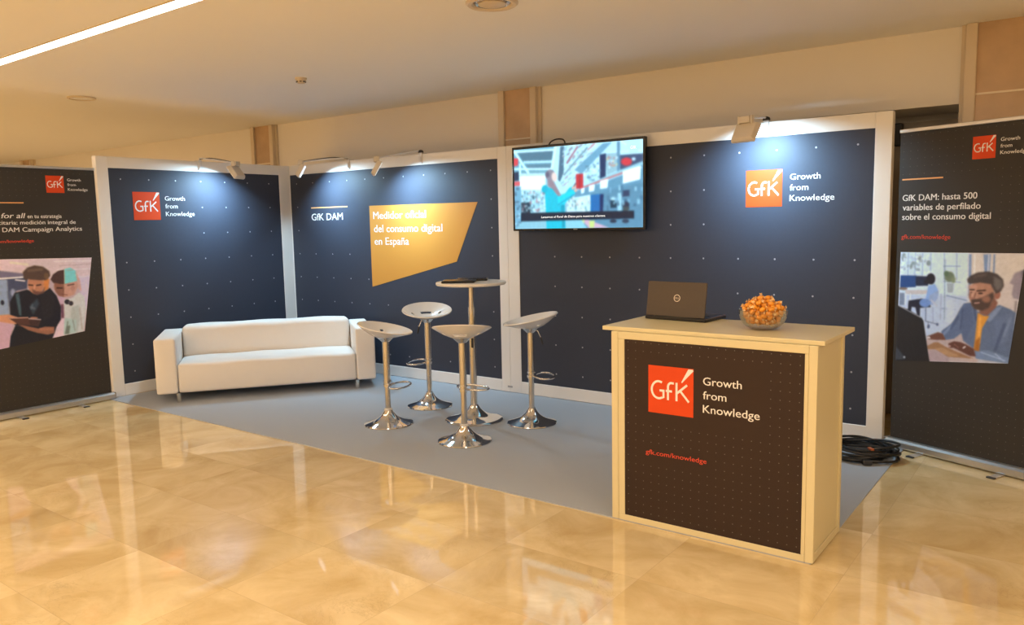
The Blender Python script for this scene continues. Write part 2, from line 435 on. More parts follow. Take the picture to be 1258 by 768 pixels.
def logo_parts(parent, x, z, s, y, red=M_RED, letter=M_LETTER):
    """red square (lower left corner x, z, side s) with its letters, and the three line tagline to the right"""
    e = 0.0012
    sq = add('logo', MB().prism([(x, z), (x + s, z), (x + s, z + s), (x, z + s)], y - e, y).mesh(), red, parent)
    tag(sq, 'red square with white letters GfK')
    lt = MB(); yy = y - e - 0.0006; w = 0.046
    P = lambda u, v: (x + u * s, z + v * s)
    arc = []
    for k in range(0, 19):
        a = math.radians(62 + k * (298 - 62) / 18)
        arc.append(P(0.235 + 0.140 * math.cos(a) * 1.12, 0.495 + 0.180 * math.sin(a)))
    arc += [P(0.345, 0.345), P(0.345, 0.49)]
    stroke(lt, arc, w * s, yy); stroke(lt, [P(0.255, 0.485), P(0.368, 0.485)], w * s, yy - 0.0002)
    fa = [P(0.445, 0.30), P(0.445, 0.56)] + [P(0.520 + 0.075 * math.cos(math.radians(a)), 0.575 + 0.09 * math.sin(math.radians(a))) for a in range(165, 74, -15)] + [P(0.575, 0.662)]
    stroke(lt, fa, w * s, yy); stroke(lt, [P(0.395, 0.49), P(0.535, 0.49)], w * s, yy - 0.0002)
    stroke(lt, [P(0.635, 0.30), P(0.635, 0.685)], w * s, yy)
    stroke(lt, [P(0.645, 0.465), P(0.865, 0.655)], w * s, yy - 0.0002); stroke(lt, [P(0.715, 0.52), P(0.905, 0.305)], w * s, yy - 0.0003)
    lt.poly([(P(0.735, 0.70)[0], yy, P(0.735, 0.70)[1]), (P(0.755, 0.69)[0], yy, P(0.755, 0.69)[1]), (P(1.0, 0.90)[0], yy, P(1.0, 0.955)[1]), (P(0.985, 1.0)[0], yy, P(0.985, 0.985)[1]), (P(0.89, 1.0)[0], yy, P(0.885, 0.985)[1])])
    add('logo_letters', lt.mesh(), letter, sq)
    tx = x + 1.205 * s
    for w_, v_, l_ in (('Growth', 0.700, 0.79), ('from', 0.415, 0.485), ('Knowledge', 0.135, 1.15)):
        tg = MB(); text_into(tg, w_, tx, z + v_ * s, 0.158 * s, l_ * s, y - e, bold=0.02)
        add('tagline', tg.mesh(), letter, parent)

# ------------------------------------------------------------------ panels of the stand
DZS = [0.25 + 0.2865 * k for k in range(8)]       # rows of dots
TH = 0.08
def panel(label, loc, rotz, L, lx, rx, dots, skip, feet, zt=2.365, zb=0.13, pre=0.0):
    """local x runs along the face, front at y = 0 facing -y, thickness behind it"""
    t = thing('display_panel', label, 'display panel', loc, rotz, group='panels of the stand')
    f = MB(); z0 = 0.010
    f.box(pre, lx, 0, TH, z0, H, bev=0.003, seg=1); f.box(rx, L, 0, TH, z0, H, bev=0.003, seg=1)
    f.box(lx, rx, 0, TH, zt, H, bev=0.003, seg=1); f.box(lx, rx, 0, TH, z0, zb, bev=0.003, seg=1)
    add('frame', f.mesh(), M_WHITE, t)
    g = MB(); yp = 0.006
    g.box(lx, rx, yp, TH - 0.005, zb, zt)
    dots_into(g, dots, DZS, 0.0078, yp - 0.0008, 1, skip)
    add('printed_panel', g.mesh(), [M_NAVY, M_DOT], t)
    for x in feet:
        add('foot', MB().lathe([(0.022, ZK - 0.0), (0.022, ZK + 0.002), (0.009, ZK + 0.003), (0.009, 0.0105)], 16, M=Matrix.Translation((x, 0.02, 0))).mesh(), M_CLEAR, t)
    return t, yp
D = 2.359
# left wing: local x = y + D
pl, yp = panel('navy display panel of the left wing, behind the left end of the sofa', (0, -D, 0), math.pi / 2,
               D, 0.118, D - 0.155, [0.240 + 0.3025 * k for k in range(7)], lambda x, z: (z > 1.5 and z < 2.1 and x < 1.1), (0.06, 1.2, 2.2))
logo_parts(pl, 0.354, 1.835, 0.294, yp - 0.0005)
# corner filler post belongs to the left wing
add('corner_post', MB().box(D, D + TH, 0.0, TH, 0.010, H, bev=0.003, seg=1).mesh(), M_WHITE, pl)
L1, L2 = 3.373, 6.874
pm, yp = panel('navy display panel behind the sofa and bar table with the orange slogan shape', (0, 0, 0), 0, L1, 0.006, 3.262,
               [0.128 + 0.3043 * k for k in range(11)],
               lambda x, z: (1.3 < z < 2.1 and x > 1.2 and x < 3.1) or (1.5 < z < 2.1 and 0.2 < x < 1.3) or (z > 0.9 and z < 1.3 and 1.35 < x < 2.5), (0.3, 1.6, 3.10))
sh = add('slogan_shape', MB().prism([(1.402, 1.024), (2.692, 1.332), (2.993, 1.946), (1.402, 1.952)], yp - 0.002, yp).mesh(), M_ORANGE, pm)
tag(sh, 'orange four cornered slogan shape')
for w_, x_, z_, l_ in (('Medidor oficial', 1.462, 1.801, 0.811), ('del consumo digital', 1.467, 1.651, 1.037), ('en España', 1.468, 1.509, 0.540)):
    lettering(sh, 'slogan_word', M_LETTER, w_, x_, z_, 0.081, l_, yp - 0.0028, bold=0.035)
add('rule_line', MB().box(0.382, 1.035, yp - 0.0015, yp, 1.948, 1.961).mesh(), M_LINE, pm)
lettering(pm, 'heading_word', M_LETTER, 'GfK DAM', 0.384, 1.803, 0.080, 0.561, yp - 0.0012, bold=0.025)
lt = add('latch', MB().box(3.338, 3.398, -0.005, -0.0008, 0.056, 0.074, bev=0.001, seg=1).mesh(), M_GREYPL, pm)
tag(lt, 'grey latch at the joint')
pr, yp = panel('navy display panel behind the counter, with the television on its left end', (L1 + 0.001, 0, 0), 0, L2 - L1, 0.136, 6.757 - L1,
               [6.640 - L1 - 0.3013 * k for k in range(10)], lambda x, z: 1.5 < z < 2.1 and x > 2.2, (0.48, 1.8, 3.4))
logo_parts(pr, 5.794 - L1, 1.815, 0.292, yp - 0.0005)

# ------------------------------------------------------------------ pictures (flat prints and the screen)
def pt_in(px, pz, poly):
    ins = np.zeros(px.shape, bool); n = len(poly)
    for i in range(n):
        x0, y0 = poly[i]; x1, y1 = poly[(i + 1) % n]
        if y0 == y1: continue
        c = ((y0 > pz) != (y1 > pz)) & (px < (x1 - x0) * (pz - y0) / (y1 - y0) + x0)
        ins ^= c
    return ins
def ell(cx, cy, rx, ry, rot=0, n=22):
    c, s = math.cos(math.radians(rot)), math.sin(math.radians(rot))
    return [(cx + rx * math.cos(t) * c - ry * math.sin(t) * s, cy + rx * math.cos(t) * s + ry * math.sin(t) * c) for t in [2 * math.pi * k / n for k in range(n)]]
def line(x0, y0, x1, y1, w):
    l = math.hypot(x1 - x0, y1 - y0); dx, dy = -(y1 - y0) / l * w / 2, (x1 - x0) / l * w / 2
    return [(x0 + dx, y0 + dy), (x1 + dx, y1 + dy), (x1 - dx, y1 - dy), (x0 - dx, y0 - dy)]
def picture_mesh(quad_pic, quad_xz, nx, ny, shapes, bg, y, wb=(1, 1, 1), grain=0.0, seed=1, blur=2):
    """grid over a four sided picture; its printed colours are a colour attribute.
    quad_pic: corners TL TR BR BL in the picture's own units, quad_xz: the same corners on the thing (x, z)"""
    u, v = np.meshgrid(np.linspace(0, 1, nx), np.linspace(0, 1, ny))
    def bil(q):
        q = np.array(q, float)
        return ((1 - u) * (1 - v))[..., None] * q[0] + (u * (1 - v))[..., None] * q[1] + (u * v)[..., None] * q[2] + ((1 - u) * v)[..., None] * q[3]
    A = bil(quad_pic); B = bil(quad_xz); px, pz = A[..., 0], A[..., 1]
    col = np.empty(px.shape + (3,)); col[:] = np.array(bg, float) / 255
    off = [(0, 0), (1, 0), (-1, 0), (0, 1), (0, -1), (.6, .6), (-.6, .6), (.6, -.6), (-.6, -.6)]
    for s in shapes:
        poly, c = s[0], np.array(s[1], float) / 255; bl = s[2] if len(s) > 2 else 3.0; al = s[3] if len(s) > 3 else 1.0
        cov = np.zeros(px.shape)
        for dx, dy in off: cov += pt_in(px + dx * bl, pz + dy * bl, poly)
        cov = (cov / len(off) * al)[..., None]
        col = col * (1 - cov) + c * cov
    rg = np.random.RandomState(seed)
    def soft(a, n):
        for _ in range(n):
            p = np.pad(a, ((1, 1), (1, 1), (0, 0)), mode='edge')
            a = (p[:-2, 1:-1] + p[2:, 1:-1] + p[1:-1, :-2] + p[1:-1, 2:] + 2 * p[1:-1, 1:-1]) / 6
        return a
    col = soft(col, blur)
    mott = soft(rg.normal(size=px.shape)[..., None], 10) * 9 + soft(rg.normal(size=px.shape)[..., None], 3) * 2
    col = np.clip(col * (1 + grain * 0.7 * mott) + grain * rg.normal(size=px.shape)[..., None] * 0.5, 0, 1)
    L = np.where(col <= 0.04045, col / 12.92, ((col + 0.055) / 1.055) ** 2.4) / np.array(wb)
    me = bpy.data.meshes.new('picture')
    vs = [(float(B[j, i, 0]), y, float(B[j, i, 1])) for j in range(ny) for i in range(nx)]
    fs = [(j * nx + i, (j + 1) * nx + i, (j + 1) * nx + i + 1, j * nx + i + 1) for j in range(ny - 1) for i in range(nx - 1)]
    me.from_pydata(vs, [], fs)
    at = me.color_attributes.new('print', 'FLOAT_COLOR', 'POINT')
    rgba = np.concatenate([np.clip(L, 0, 1), np.ones(px.shape + (1,))], -1).reshape(-1)
    at.data.foreach_set('color', rgba.astype(np.float32)); me.update()
    return me
def print_material(name, rough=0.5, emit=None):
    m = bpy.data.materials.new(name); m.use_nodes = True; nt = m.node_tree; b = nt.nodes['Principled BSDF']
    a = nt.nodes.new('ShaderNodeVertexColor'); a.layer_name = 'print'
    b.inputs['Roughness'].default_value = rough; b.inputs['Specular IOR Level'].default_value = 0.3
    if emit:
        b.inputs['Base Color'].default_value = (0.01, 0.01, 0.012, 1)
        nt.links.new(a.outputs['Color'], b.inputs['Emission Color']); b.inputs['Emission Strength'].default_value = emit
    else:
        nt.links.new(a.outputs['Color'], b.inputs['Base Color'])
    return m
random.seed(11)
def speck(x0, x1, y0, y1, n, w, h, cols, slope=0.0, al=0.62, bl=2.5):
    out = []
    for _ in range(n):
        x = random.uniform(x0, x1); y = random.uniform(y0, y1) + slope * (x - x0)
        ww = random.uniform(.4, 1) * w / 2; hh = random.uniform(.4, 1) * h / 2
        out.append(([(x - ww, y - hh - slope * ww), (x + ww, y - hh + slope * ww), (x + ww, y + hh + slope * ww), (x - ww, y + hh - slope * ww)], random.choice(cols), bl, al))
    return out

def tv_shapes():
    s = []
    W = (215, 245, 250)
    s += [([(118, 138), (430, 100), (410, 300), (118, 310)], (110, 165, 185)),
          ([(150, 158), (405, 128), (398, 200), (195, 222)], (82, 118, 138)), ([(205, 232), (396, 222), (392, 250), (225, 256)], (95, 130, 150)),
          ([(150, 275), (350, 272), (350, 292), (160, 296)], (120, 165, 180)),
          (line(118, 150, 430, 128, 14), W), (line(190, 216, 402, 208, 15), (190, 230, 240)), (line(118, 263, 395, 258, 12), W), (line(150, 298, 360, 292, 9), W),
          (line(425, 100, 398, 262, 22), W), (line(118, 142, 230, 290, 15), W), (line(165, 225, 165, 300, 12), W),
          ([(160, 306), (352, 300), (352, 402), (165, 402)], (244, 253, 255)),
          ([(116, 190), (152, 193), (150, 238), (118, 246)], (222, 70, 80)), ([(117, 285), (156, 280), (156, 338), (119, 343)], (35, 55, 82)), ([(118, 346), (165, 343), (165, 372), (119, 377)], (222, 92, 100)),
          ([(119, 380), (172, 378), (176, 655), (128, 662)], (118, 170, 195)),
          ([(175, 402), (355, 400), (355, 548), (175, 560)], (165, 210, 222)), ([(174, 485), (242, 482), (242, 556), (174, 558)], (35, 55, 72)),
          ([(176, 600), (352, 600), (352, 660), (140, 662)], (140, 190, 205))]
    s += speck(180, 350, 405, 545, 90, 16, 22, [(90, 120, 140), (225, 245, 250), (200, 120, 130), (60, 90, 110), (235, 250, 255), (120, 170, 190)])
    s += speck(122, 170, 390, 640, 22, 24, 18, [(80, 110, 140), (190, 225, 235), (60, 80, 110)])
    s += speck(180, 236, 490, 550, 10, 20, 18, [(200, 225, 235), (90, 110, 120)])
    # racks running back on the right
    s += [([(440, 100), (1000, 40), (1000, 230), (560, 400), (450, 430), (400, 300)], (190, 228, 236)),
          ([(455, 108), (482, 104), (478, 290), (452, 345), (440, 330)], (75, 108, 132))]
    s += speck(470, 720, 120, 400, 150, 26, 12, [(105, 150, 175), (235, 250, 255), (70, 100, 125), (240, 252, 255), (150, 200, 215), (160, 110, 125)], slope=-0.75, bl=2)
    s = [q for q in s]
    s += [([(552, 262), (742, 82), (800, 74), (600, 292)], (108, 160, 188)), (line(500, 220, 575, 105, 10), (165, 95, 115)), (line(480, 300, 640, 110, 8), (95, 130, 150)), (line(600, 200, 700, 80, 9), W),
          (line(640, 130, 690, 84, 7), (205, 120, 125)), ([(720, 160), (762, 150), (758, 328), (722, 335)], (28, 52, 92)),
          ([(762, 150), (845, 140), (842, 262), (765, 300)], (150, 185, 198)), ([(845, 162), (992, 150), (992, 212), (850, 262)], (62, 80, 112)),
          (ell(890, 206, 34, 28), (214, 58, 70)), (ell(934, 188, 12, 12), (190, 215, 230)), (line(760, 146, 992, 128, 9), W), (line(850, 66, 890, 90, 9), (225, 245, 250)),
          ([(830, 70), (850, 68), (848, 290), (832, 292)], (95, 140, 170)), ([(975, 58), (992, 56), (992, 140), (978, 142)], (205, 238, 245))]
    s += speck(768, 835, 160, 250, 16, 18, 22, [(225, 140, 110), (240, 225, 150), (230, 245, 250), (200, 90, 90)])
    s += speck(620, 720, 230, 350, 34, 24, 16, [(245, 253, 255), (110, 165, 185), (225, 245, 250), (60, 100, 130)], slope=-0.2)
    s += [([(555, 408), (992, 222), (992, 350), (555, 455)], (98, 148, 175)), ([(555, 398), (992, 200), (992, 226), (555, 414)], (150, 195, 210)), (line(585, 392, 872, 280, 9), (216, 105, 108)), (line(700, 360, 985, 245, 5), (225, 245, 250)),
          ([(868, 270), (978, 232), (974, 326), (868, 356)], (250, 254, 255)), ([(724, 338), (776, 322), (770, 384), (722, 392)], (246, 253, 255)), ([(650, 370), (690, 358), (684, 405), (650, 412)], (240, 250, 255)),
          ([(598, 388), (622, 380), (618, 418), (598, 424)], (235, 250, 255)), ([(562, 292), (612, 288), (612, 384), (564, 392)], (200, 48, 60)), (line(588, 290, 588, 388, 6), (150, 40, 60)),
          ([(500, 470), (555, 455), (992, 345), (992, 656), (490, 660)], (92, 138, 165)),
          ([(500, 460), (660, 430), (660, 545), (500, 560)], (205, 232, 236)), ([(662, 432), (745, 426), (740, 545), (662, 548)], (18, 104, 170)), ([(722, 428), (746, 426), (742, 545), (722, 548)], (20, 45, 90)),
          ([(790, 470), (830, 468), (828, 520), (790, 522)], (25, 55, 75)), (ell(808, 458, 18, 12), (170, 205, 215)), ([(864, 402), (910, 398), (910, 440), (864, 446)], (48, 62, 92)), (ell(887, 500, 22, 24), (38, 50, 72)), ([(868, 515), (908, 515), (908, 540), (868, 542)], (60, 75, 80)),
          ([(835, 420), (860, 415), (860, 560), (835, 560)], (160, 205, 220)), (ell(808, 612, 22, 12), (30, 45, 65)), (ell(885, 612, 22, 14), (45, 60, 80)),
          ([(600, 600), (640, 600), (780, 655), (650, 658)], (212, 170, 190)), ([(652, 610), (688, 606), (684, 655), (655, 655)], (205, 215, 130)), ([(600, 598), (622, 596), (618, 630), (600, 632)], (205, 215, 140)),
          ([(490, 600), (600, 600), (640, 660), (490, 662)], (140, 200, 215))]
    s += speck(505, 655, 450, 540, 60, 14, 26, [(110, 160, 170), (245, 253, 250), (80, 115, 130), (225, 200, 190), (160, 205, 215)])
    s += speck(750, 985, 380, 560, 26, 20, 40, [(70, 110, 140), (130, 180, 205), (50, 85, 115), (170, 215, 230)])
    # the shopper in a turquoise jacket
    J, JD = (8, 184, 208), (4, 150, 178)
    s += [([(352, 380), (400, 390), (432, 436), (470, 448), (520, 384), (545, 372), (560, 395), (552, 425), (490, 480), (482, 520), (492, 662), (360, 662), (356, 560), (350, 430)], J, 3),
          ([(436, 446), (540, 398), (560, 418), (482, 492), (440, 500)], (20, 205, 226), 4), (line(440, 500, 552, 428, 8), JD, 3), (line(360, 560, 480, 545, 6), JD, 3), ([(460, 500), (488, 500), (490, 655), (470, 655)], JD, 5),
          (ell(346, 392, 22, 26, 20), (16, 172, 198), 3),
          ([(365, 310), (400, 330), (440, 395), (462, 436), (440, 440), (400, 392), (368, 372)], (150, 128, 138), 4), (ell(386, 300, 36, 38), (142, 132, 146), 3), (ell(365, 296, 15, 20), (100, 92, 112), 4), (ell(414, 312, 19, 32, -8), (238, 206, 198), 3),
          (ell(548, 382, 20, 9, -40), (232, 176, 162), 2), (ell(560, 402, 12, 9, -20), (232, 176, 162), 2), (line(548, 375, 562, 352, 6), (60, 50, 60), 2),
          ([(172, 556), (938, 540), (938, 594), (172, 612)], (8, 24, 44), 1.5, 0.93), ([(906, 92), (962, 88), (960, 148), (907, 154)], (188, 222, 222), 2)]
    return s

def make_tv():
    yF = -0.105
    t = thing('television', 'wall mounted flat television showing a shopper in a turquoise jacket', 'television', (4.235, 0, 0))
    q = lambda x: x - 4.235
    c = [(3.518, 2.447), (4.953, 2.444), (4.941, 1.647), (3.530, 1.646)]
    x0, x1, z0, z1 = q(3.522), q(4.948), 1.647, 2.446
    b = MB()
    b.box(x0, x1, yF, -0.062, z0, z1, bev=0.006); b.box(x0 + 0.2, x1 - 0.2, -0.066, -0.040, z0 + 0.1, z1 - 0.18, bev=0.01)
    add('housing', b.mesh(), M_BLACK, t)
    sx0, sx1, sz0, sz1 = x0 + 0.026, x1 - 0.022, z0 + 0.020, z1 - 0.024
    me = picture_mesh([(118, 138), (990, 52), (992, 655), (130, 662)], [(sx0, sz1), (sx1, sz1), (sx1, sz0), (sx0, sz0)], 300, 168, tv_shapes(), (150, 195, 210), yF - 0.001, grain=0.006, wb=(1.22, 1.0, 0.92), blur=7)
    sc = add('screen', me, print_material('lit_screen', 0.25, TV_POWER), t)
    u = lambda px: sx0 + (px - 124) / 867 * (sx1 - sx0)
    cm = mat('caption_white', (0.8, 0.85, 0.9), 0.5, emit=((0.85, 0.95, 1.0), 1.0), noise=(10, 0.01))
    tx = MB(); text_into(tx, 'Lanzamos el Panel de Datos para nuestros clientes.', u(318), sz0 + 0.099, 0.020, u(757) - u(318), yF - 0.002, bold=0.0, shear=0.15)
    add('caption', tx.mesh(), cm, sc)
    tx = MB(); text_into(tx, 'GfK', u(916), sz1 - 0.078, 0.028, u(952) - u(916), yF - 0.002, bold=0.0)
    add('channel_mark', tx.mesh(), cm, sc)
    add('maker_badge', MB().box(-0.022, 0.022, yF - 0.0012, yF, z0 + 0.006, z0 + 0.013).mesh(), M_GREYPL, t)
    br = MB().box(-0.12, 0.12, -0.040, 0.006, 1.85, 2.15, bev=0.004)
    add('wall_bracket', br.mesh(), M_DARKPL, t)
    cb = [(q(3.90), -0.05, 2.36), (q(3.915), -0.045, 2.45), (q(3.96), -0.04, 2.488), (q(4.03), -0.035, 2.496), (q(4.08), -0.035, 2.475), (q(4.10), -0.045, 2.40)]
    add('power_cable', MB().tube(smooth_path(cb, 5), 0.007, 8).mesh(), M_CABLE, t, smooth=True)
def smooth_path(p, k=4, closed=False):
    P = [Vector(a) for a in p]; n = len(P); out = []
    rng = range(n if closed else n - 1)
    for i in rng:
        a, b, c, d = (P[(i - 1) % n] if closed or i > 0 else P[0]), P[i], P[(i + 1) % n], (P[(i + 2) % n] if closed or i + 2 < n else P[-1])
        for j in range(k):
            t = j / k
            out.append(0.5 * ((2 * b) + (c - a) * t + (2 * a - 5 * b + 4 * c - d) * t * t + (3 * b - a - 3 * c + d) * t ** 3))
    if not closed: out.append(P[-1])
    return out
make_tv()

# ------------------------------------------------------------------ flood lamps on the panel tops
def flood(label, base, arm_dir, head_off, aim, has_knob, wing):
    """base: point on the top rail; head centre = base + offset; aim: pointing direction of the lamp"""
    t = thing('flood_lamp', label, 'lamp', base, 0, group='arm lamps on top of the panels')
    n = Vector(wing)                       # out of the panel face
    a = math.atan2(n.y, n.x) + math.pi / 2
    R = Matrix.Rotation(a, 4, 'Z')         # local -y = out of the face
    cl = MB().box(-0.022, 0.022, -0.014, -0.0008, -0.105, 0.004, bev=0.003, M=R).box(-0.022, 0.022, -0.014, 0.07, 0.0008, 0.012, bev=0.003, M=R)
    cl.box(-0.012, 0.012, -0.024, -0.014, -0.085, -0.03, bev=0.002, M=R)
    add('clamp', cl.mesh(), M_CLEAR, t)
    hc = Vector(head_off); top = hc + Vector((0, 0, 0.085))
    add('arm', MB().tube([(0, 0, 0.016), (0, 0, 0.034), top * 0.5 + Vector((0, 0, 0.032)), top + Vector((0, 0, 0.018))], 0.0075, 8).mesh(), M_CLEAR, t, smooth=True)
    if has_knob:
        add('knob', MB().lathe([(0.028, 0.012), (0.03, 0.020), (0.024, 0.036), (0.008, 0.044)], 20).mesh(), M_DARKPL, t, smooth=True)
    else:
        cx = [(0, 0, 0.02), top * 0.3 + Vector((0, 0, 0.045)), top * 0.6 + Vector((0, 0, 0.04)), top + Vector((0, 0, 0.022))]
        add('cable', MB().tube(smooth_path(cx, 4), [0.004] * 13 if False else 0.005, 6).mesh(), M_CABLE, t, smooth=True)
    d = Vector(aim).normalized(); side = d.cross(Vector((0, 0, 1))).normalized(); up = side.cross(d)
    Mh = Matrix(((side.x, d.x, up.x, hc.x), (side.y, d.y, up.y, hc.y), (side.z, d.z, up.z, hc.z), (0, 0, 0, 1)))   # local y = aim
    h = MB(); w, hh, dp = 0.098, 0.080, 0.034
    back = [(-w * .82, -dp, -hh * .82), (w * .82, -dp, -hh * .82), (w * .82, -dp, hh * .82), (-w * .82, -dp, hh * .82)]
    mid = [(-w, -dp * .1, -hh), (w, -dp * .1, -hh), (w, -dp * .1, hh), (-w, -dp * .1, hh)]
    fr = [(-w, dp * .5, -hh), (w, dp * .5, -hh), (w, dp * .5, hh), (-w, dp * .5, hh)]
    vs = back + mid + fr
    fs = [(3, 2, 1, 0), (8, 9, 10, 11)]
    for k in range(2):
        for i in range(4):
            j = (i + 1) % 4; fs.append((k * 4 + i, k * 4 + j, k * 4 + 4 + j, k * 4 + 4 + i))
    hm = MB().put(vs, fs, 0, Mh).mesh()
    b = bmesh.new(); b.from_mesh(hm); bmesh.ops.bevel(b, geom=b.edges[:], offset=0.006, segments=2, profile=0.5, affect='EDGES'); b.to_mesh(hm); b.free()
    hd = add('lamp_head', hm, M_LAMP, t)
    add('lens', MB().box(-w * .88, w * .88, dp * .5, dp * .5 + 0.004, -hh * .85, hh * .85, M=Mh).mesh(), M_LENS, hd)
    yk = math.atan2(-d.x, d.y)
    Rb = Matrix.Translation(top) @ Matrix.Rotation(yk, 4, 'Z')
    drv = MB().box(-0.045, 0.045, -0.03, 0.03, -0.014, 0.034, bev=0.004, M=Rb).box(-0.06, -0.047, -0.02, 0.02, -0.02, 0.04, bev=0.003, M=Rb).box(0.047, 0.06, -0.02, 0.02, -0.02, 0.04, bev=0.003, M=Rb)
    add('driver_box', drv.mesh(), M_LAMP, t)
    L = bpy.data.lights.new('flood_lamp_light', 'AREA'); L.shape = 'RECTANGLE'; L.size = w * 1.7; L.size_y = hh * 1.6
    L.energy = FLOOD_POWER * (0.9 if d.x > 0.3 else 1.0); L.color = COOL
    lo = bpy.data.objects.new('flood_lamp_light', L); COL.objects.link(lo); lo.parent = t
    c = hc + d * (dp * .5 + 0.008)
    L.spread = math.radians(140 if d.x > 0.3 else 148)
    ld = Vector((d.x * 0.45, d.y * 0.58, -0.80) if d.x > 0.3 else (d.x * 0.50, d.y * 0.68, -0.80)).normalized()     # asymmetric flood: throws its light downwards
    lo.location = c; lo.rotation_euler = ld.to_track_quat('-Z', 'Y').to_euler()
ZH = H
flood('flood lamp on the left wing, leaning over above the sofa end', (0.0, -1.214, ZH), None, (0.40, 0.186, -0.138), (-0.50, -0.22, -0.38), False, (1, 0, 0))
flood('flood lamp nearest the corner of the two wings, on the back panels', (1.093, 0.0, ZH), None, (-0.36, -0.40, -0.114), (0.46, 0.50, -0.38), False, (0, -1, 0))
flood('flood lamp above the middle of the orange slogan panel, left of the television', (2.233, 0.0, ZH), None, (-0.264, -0.40, -0.155), (0.44, 0.50, -0.38), True, (0, -1, 0))
flood('flood lamp right of the television above the red logo panel', (5.955, 0.0, ZH), None, (-0.02, -0.40, -0.112), (0.10, 0.50, -0.34), True, (0, -1, 0))

# ------------------------------------------------------------------ sofa
def make_sofa():
    th = 0.934
    t = thing('sofa', 'white upholstered sofa with block arms set across the corner of the stand', 'sofa', (0.700, -2.285, ZK), th)
    Le, dep, aw, ha, zb = 2.165, 0.87, 0.20, 0.648, 0.092
    def soft(b):
        b.verts.index_update(); return b
    def part(name, x0, x1, y0, y1, z0, z1, bev, seg=4, puff=0.0):
        me = MB().box(x0, x1, y0, y1, z0, z1, bev=bev, seg=seg).mesh()
        if puff:
            b = bmesh.new(); b.from_mesh(me)
            bmesh.ops.subdivide_edges(b, edges=[e for e in b.edges if e.calc_length() > 0.25], cuts=14, use_grid_fill=True)
            cx, cy, cz = (x0 + x1) / 2, (y0 + y1) / 2, (z0 + z1) / 2
            for v in b.verts:
                u = (v.co.x - cx) / ((x1 - x0) / 2); w = (v.co.y - cy) / ((y1 - y0) / 2); q = (v.co.z - cz) / ((z1 - z0) / 2)
                if q > 0.5:
                    v.co.z += puff * (1 - u ** 4) * (1 - abs(w) ** 3) + 0.004 * math.sin(u * 9 + w * 3)
                if w < -0.5: v.co.y -= 0.5 * puff * (1 - u ** 4) * (1 - abs(q) ** 3)
            b.to_mesh(me); b.free()
        return add(name, me, M_SOFA, t, smooth=True)
    part('arm', 0, aw, 0, dep, zb, ha, 0.022)
    part('arm', Le - aw, Le, 0, dep, zb, ha, 0.022)
    part('seat', aw + 0.003, Le - aw - 0.003, 0.012, 0.62, zb, 0.385, 0.03, puff=0.014)
    part('backrest', aw + 0.005, Le - aw - 0.005, 0.585, dep, zb, 0.695, 0.05, seg=5, puff=0.010)
    for sx in (aw, Le - aw):
        for sy in (0.03, dep - 0.05):
            add('leg', MB().lathe([(0.019, 0.0), (0.024, 0.095)], 20, M=Matrix.Translation((sx, sy, 0))).mesh(), M_CHROME2, t, smooth=True)
make_sofa()

# ------------------------------------------------------------------ bar stools and table
def seat_mesh():
    R, NR, NA = 0.232, 16, 64
    vs = []; fs = []
    for j in range(NR + 1):
        r = j / NR
        for i in range(NA):
            a = 2 * math.pi * i / NA
            xf, yl = math.cos(a), math.sin(a)         # +x is the open front
            rim = 0.080 - 0.048 * xf
            z = rim * (0.06 * r + 0.94 * max(0.0, (r - 0.26) / 0.74) ** 1.45)
            vs.append((R * r * xf * (1.0), R * r * yl, z))
    for j in range(NR):
        for i in range(NA):
            i2 = (i + 1) % NA; a = 360 * (i + .5) / NA; rr = (j + .5) / NR
            back = abs(a - 180) < 24 and 0.50 < rr < 0.63
            side = (abs(a - 118) < 6.5 or abs(a - 242) < 6.5) and 0.55 < rr < 0.70
            if back or side: continue
            fs.append((j * NA + i, j * NA + i2, (j + 1) * NA + i2, (j + 1) * NA + i))
    b = bmesh.new()
    bv = [b.verts.new(v) for v in vs]
    for f in fs: b.faces.new([bv[i] for i in f])
    bmesh.ops.remove_doubles(b, verts=b.verts[:], dist=1e-5)
    bmesh.ops.recalc_face_normals(b, faces=b.faces[:])
    bmesh.ops.solidify(b, geom=b.faces[:], thickness=-0.009)
    loose = [v for v in b.verts if not v.link_faces]
    bmesh.ops.delete(b, geom=loose, context='VERTS')
    me = bpy.data.meshes.new('seat'); b.to_mesh(me); b.free()
    return me
SEAT = seat_mesh()
TRUMPET = [(0.214, 0.0), (0.216, 0.004), (0.212, 0.010), (0.190, 0.017), (0.155, 0.027), (0.120, 0.040), (0.090, 0.057), (0.066, 0.078), (0.048, 0.100), (0.036, 0.120), (0.030, 0.132)]
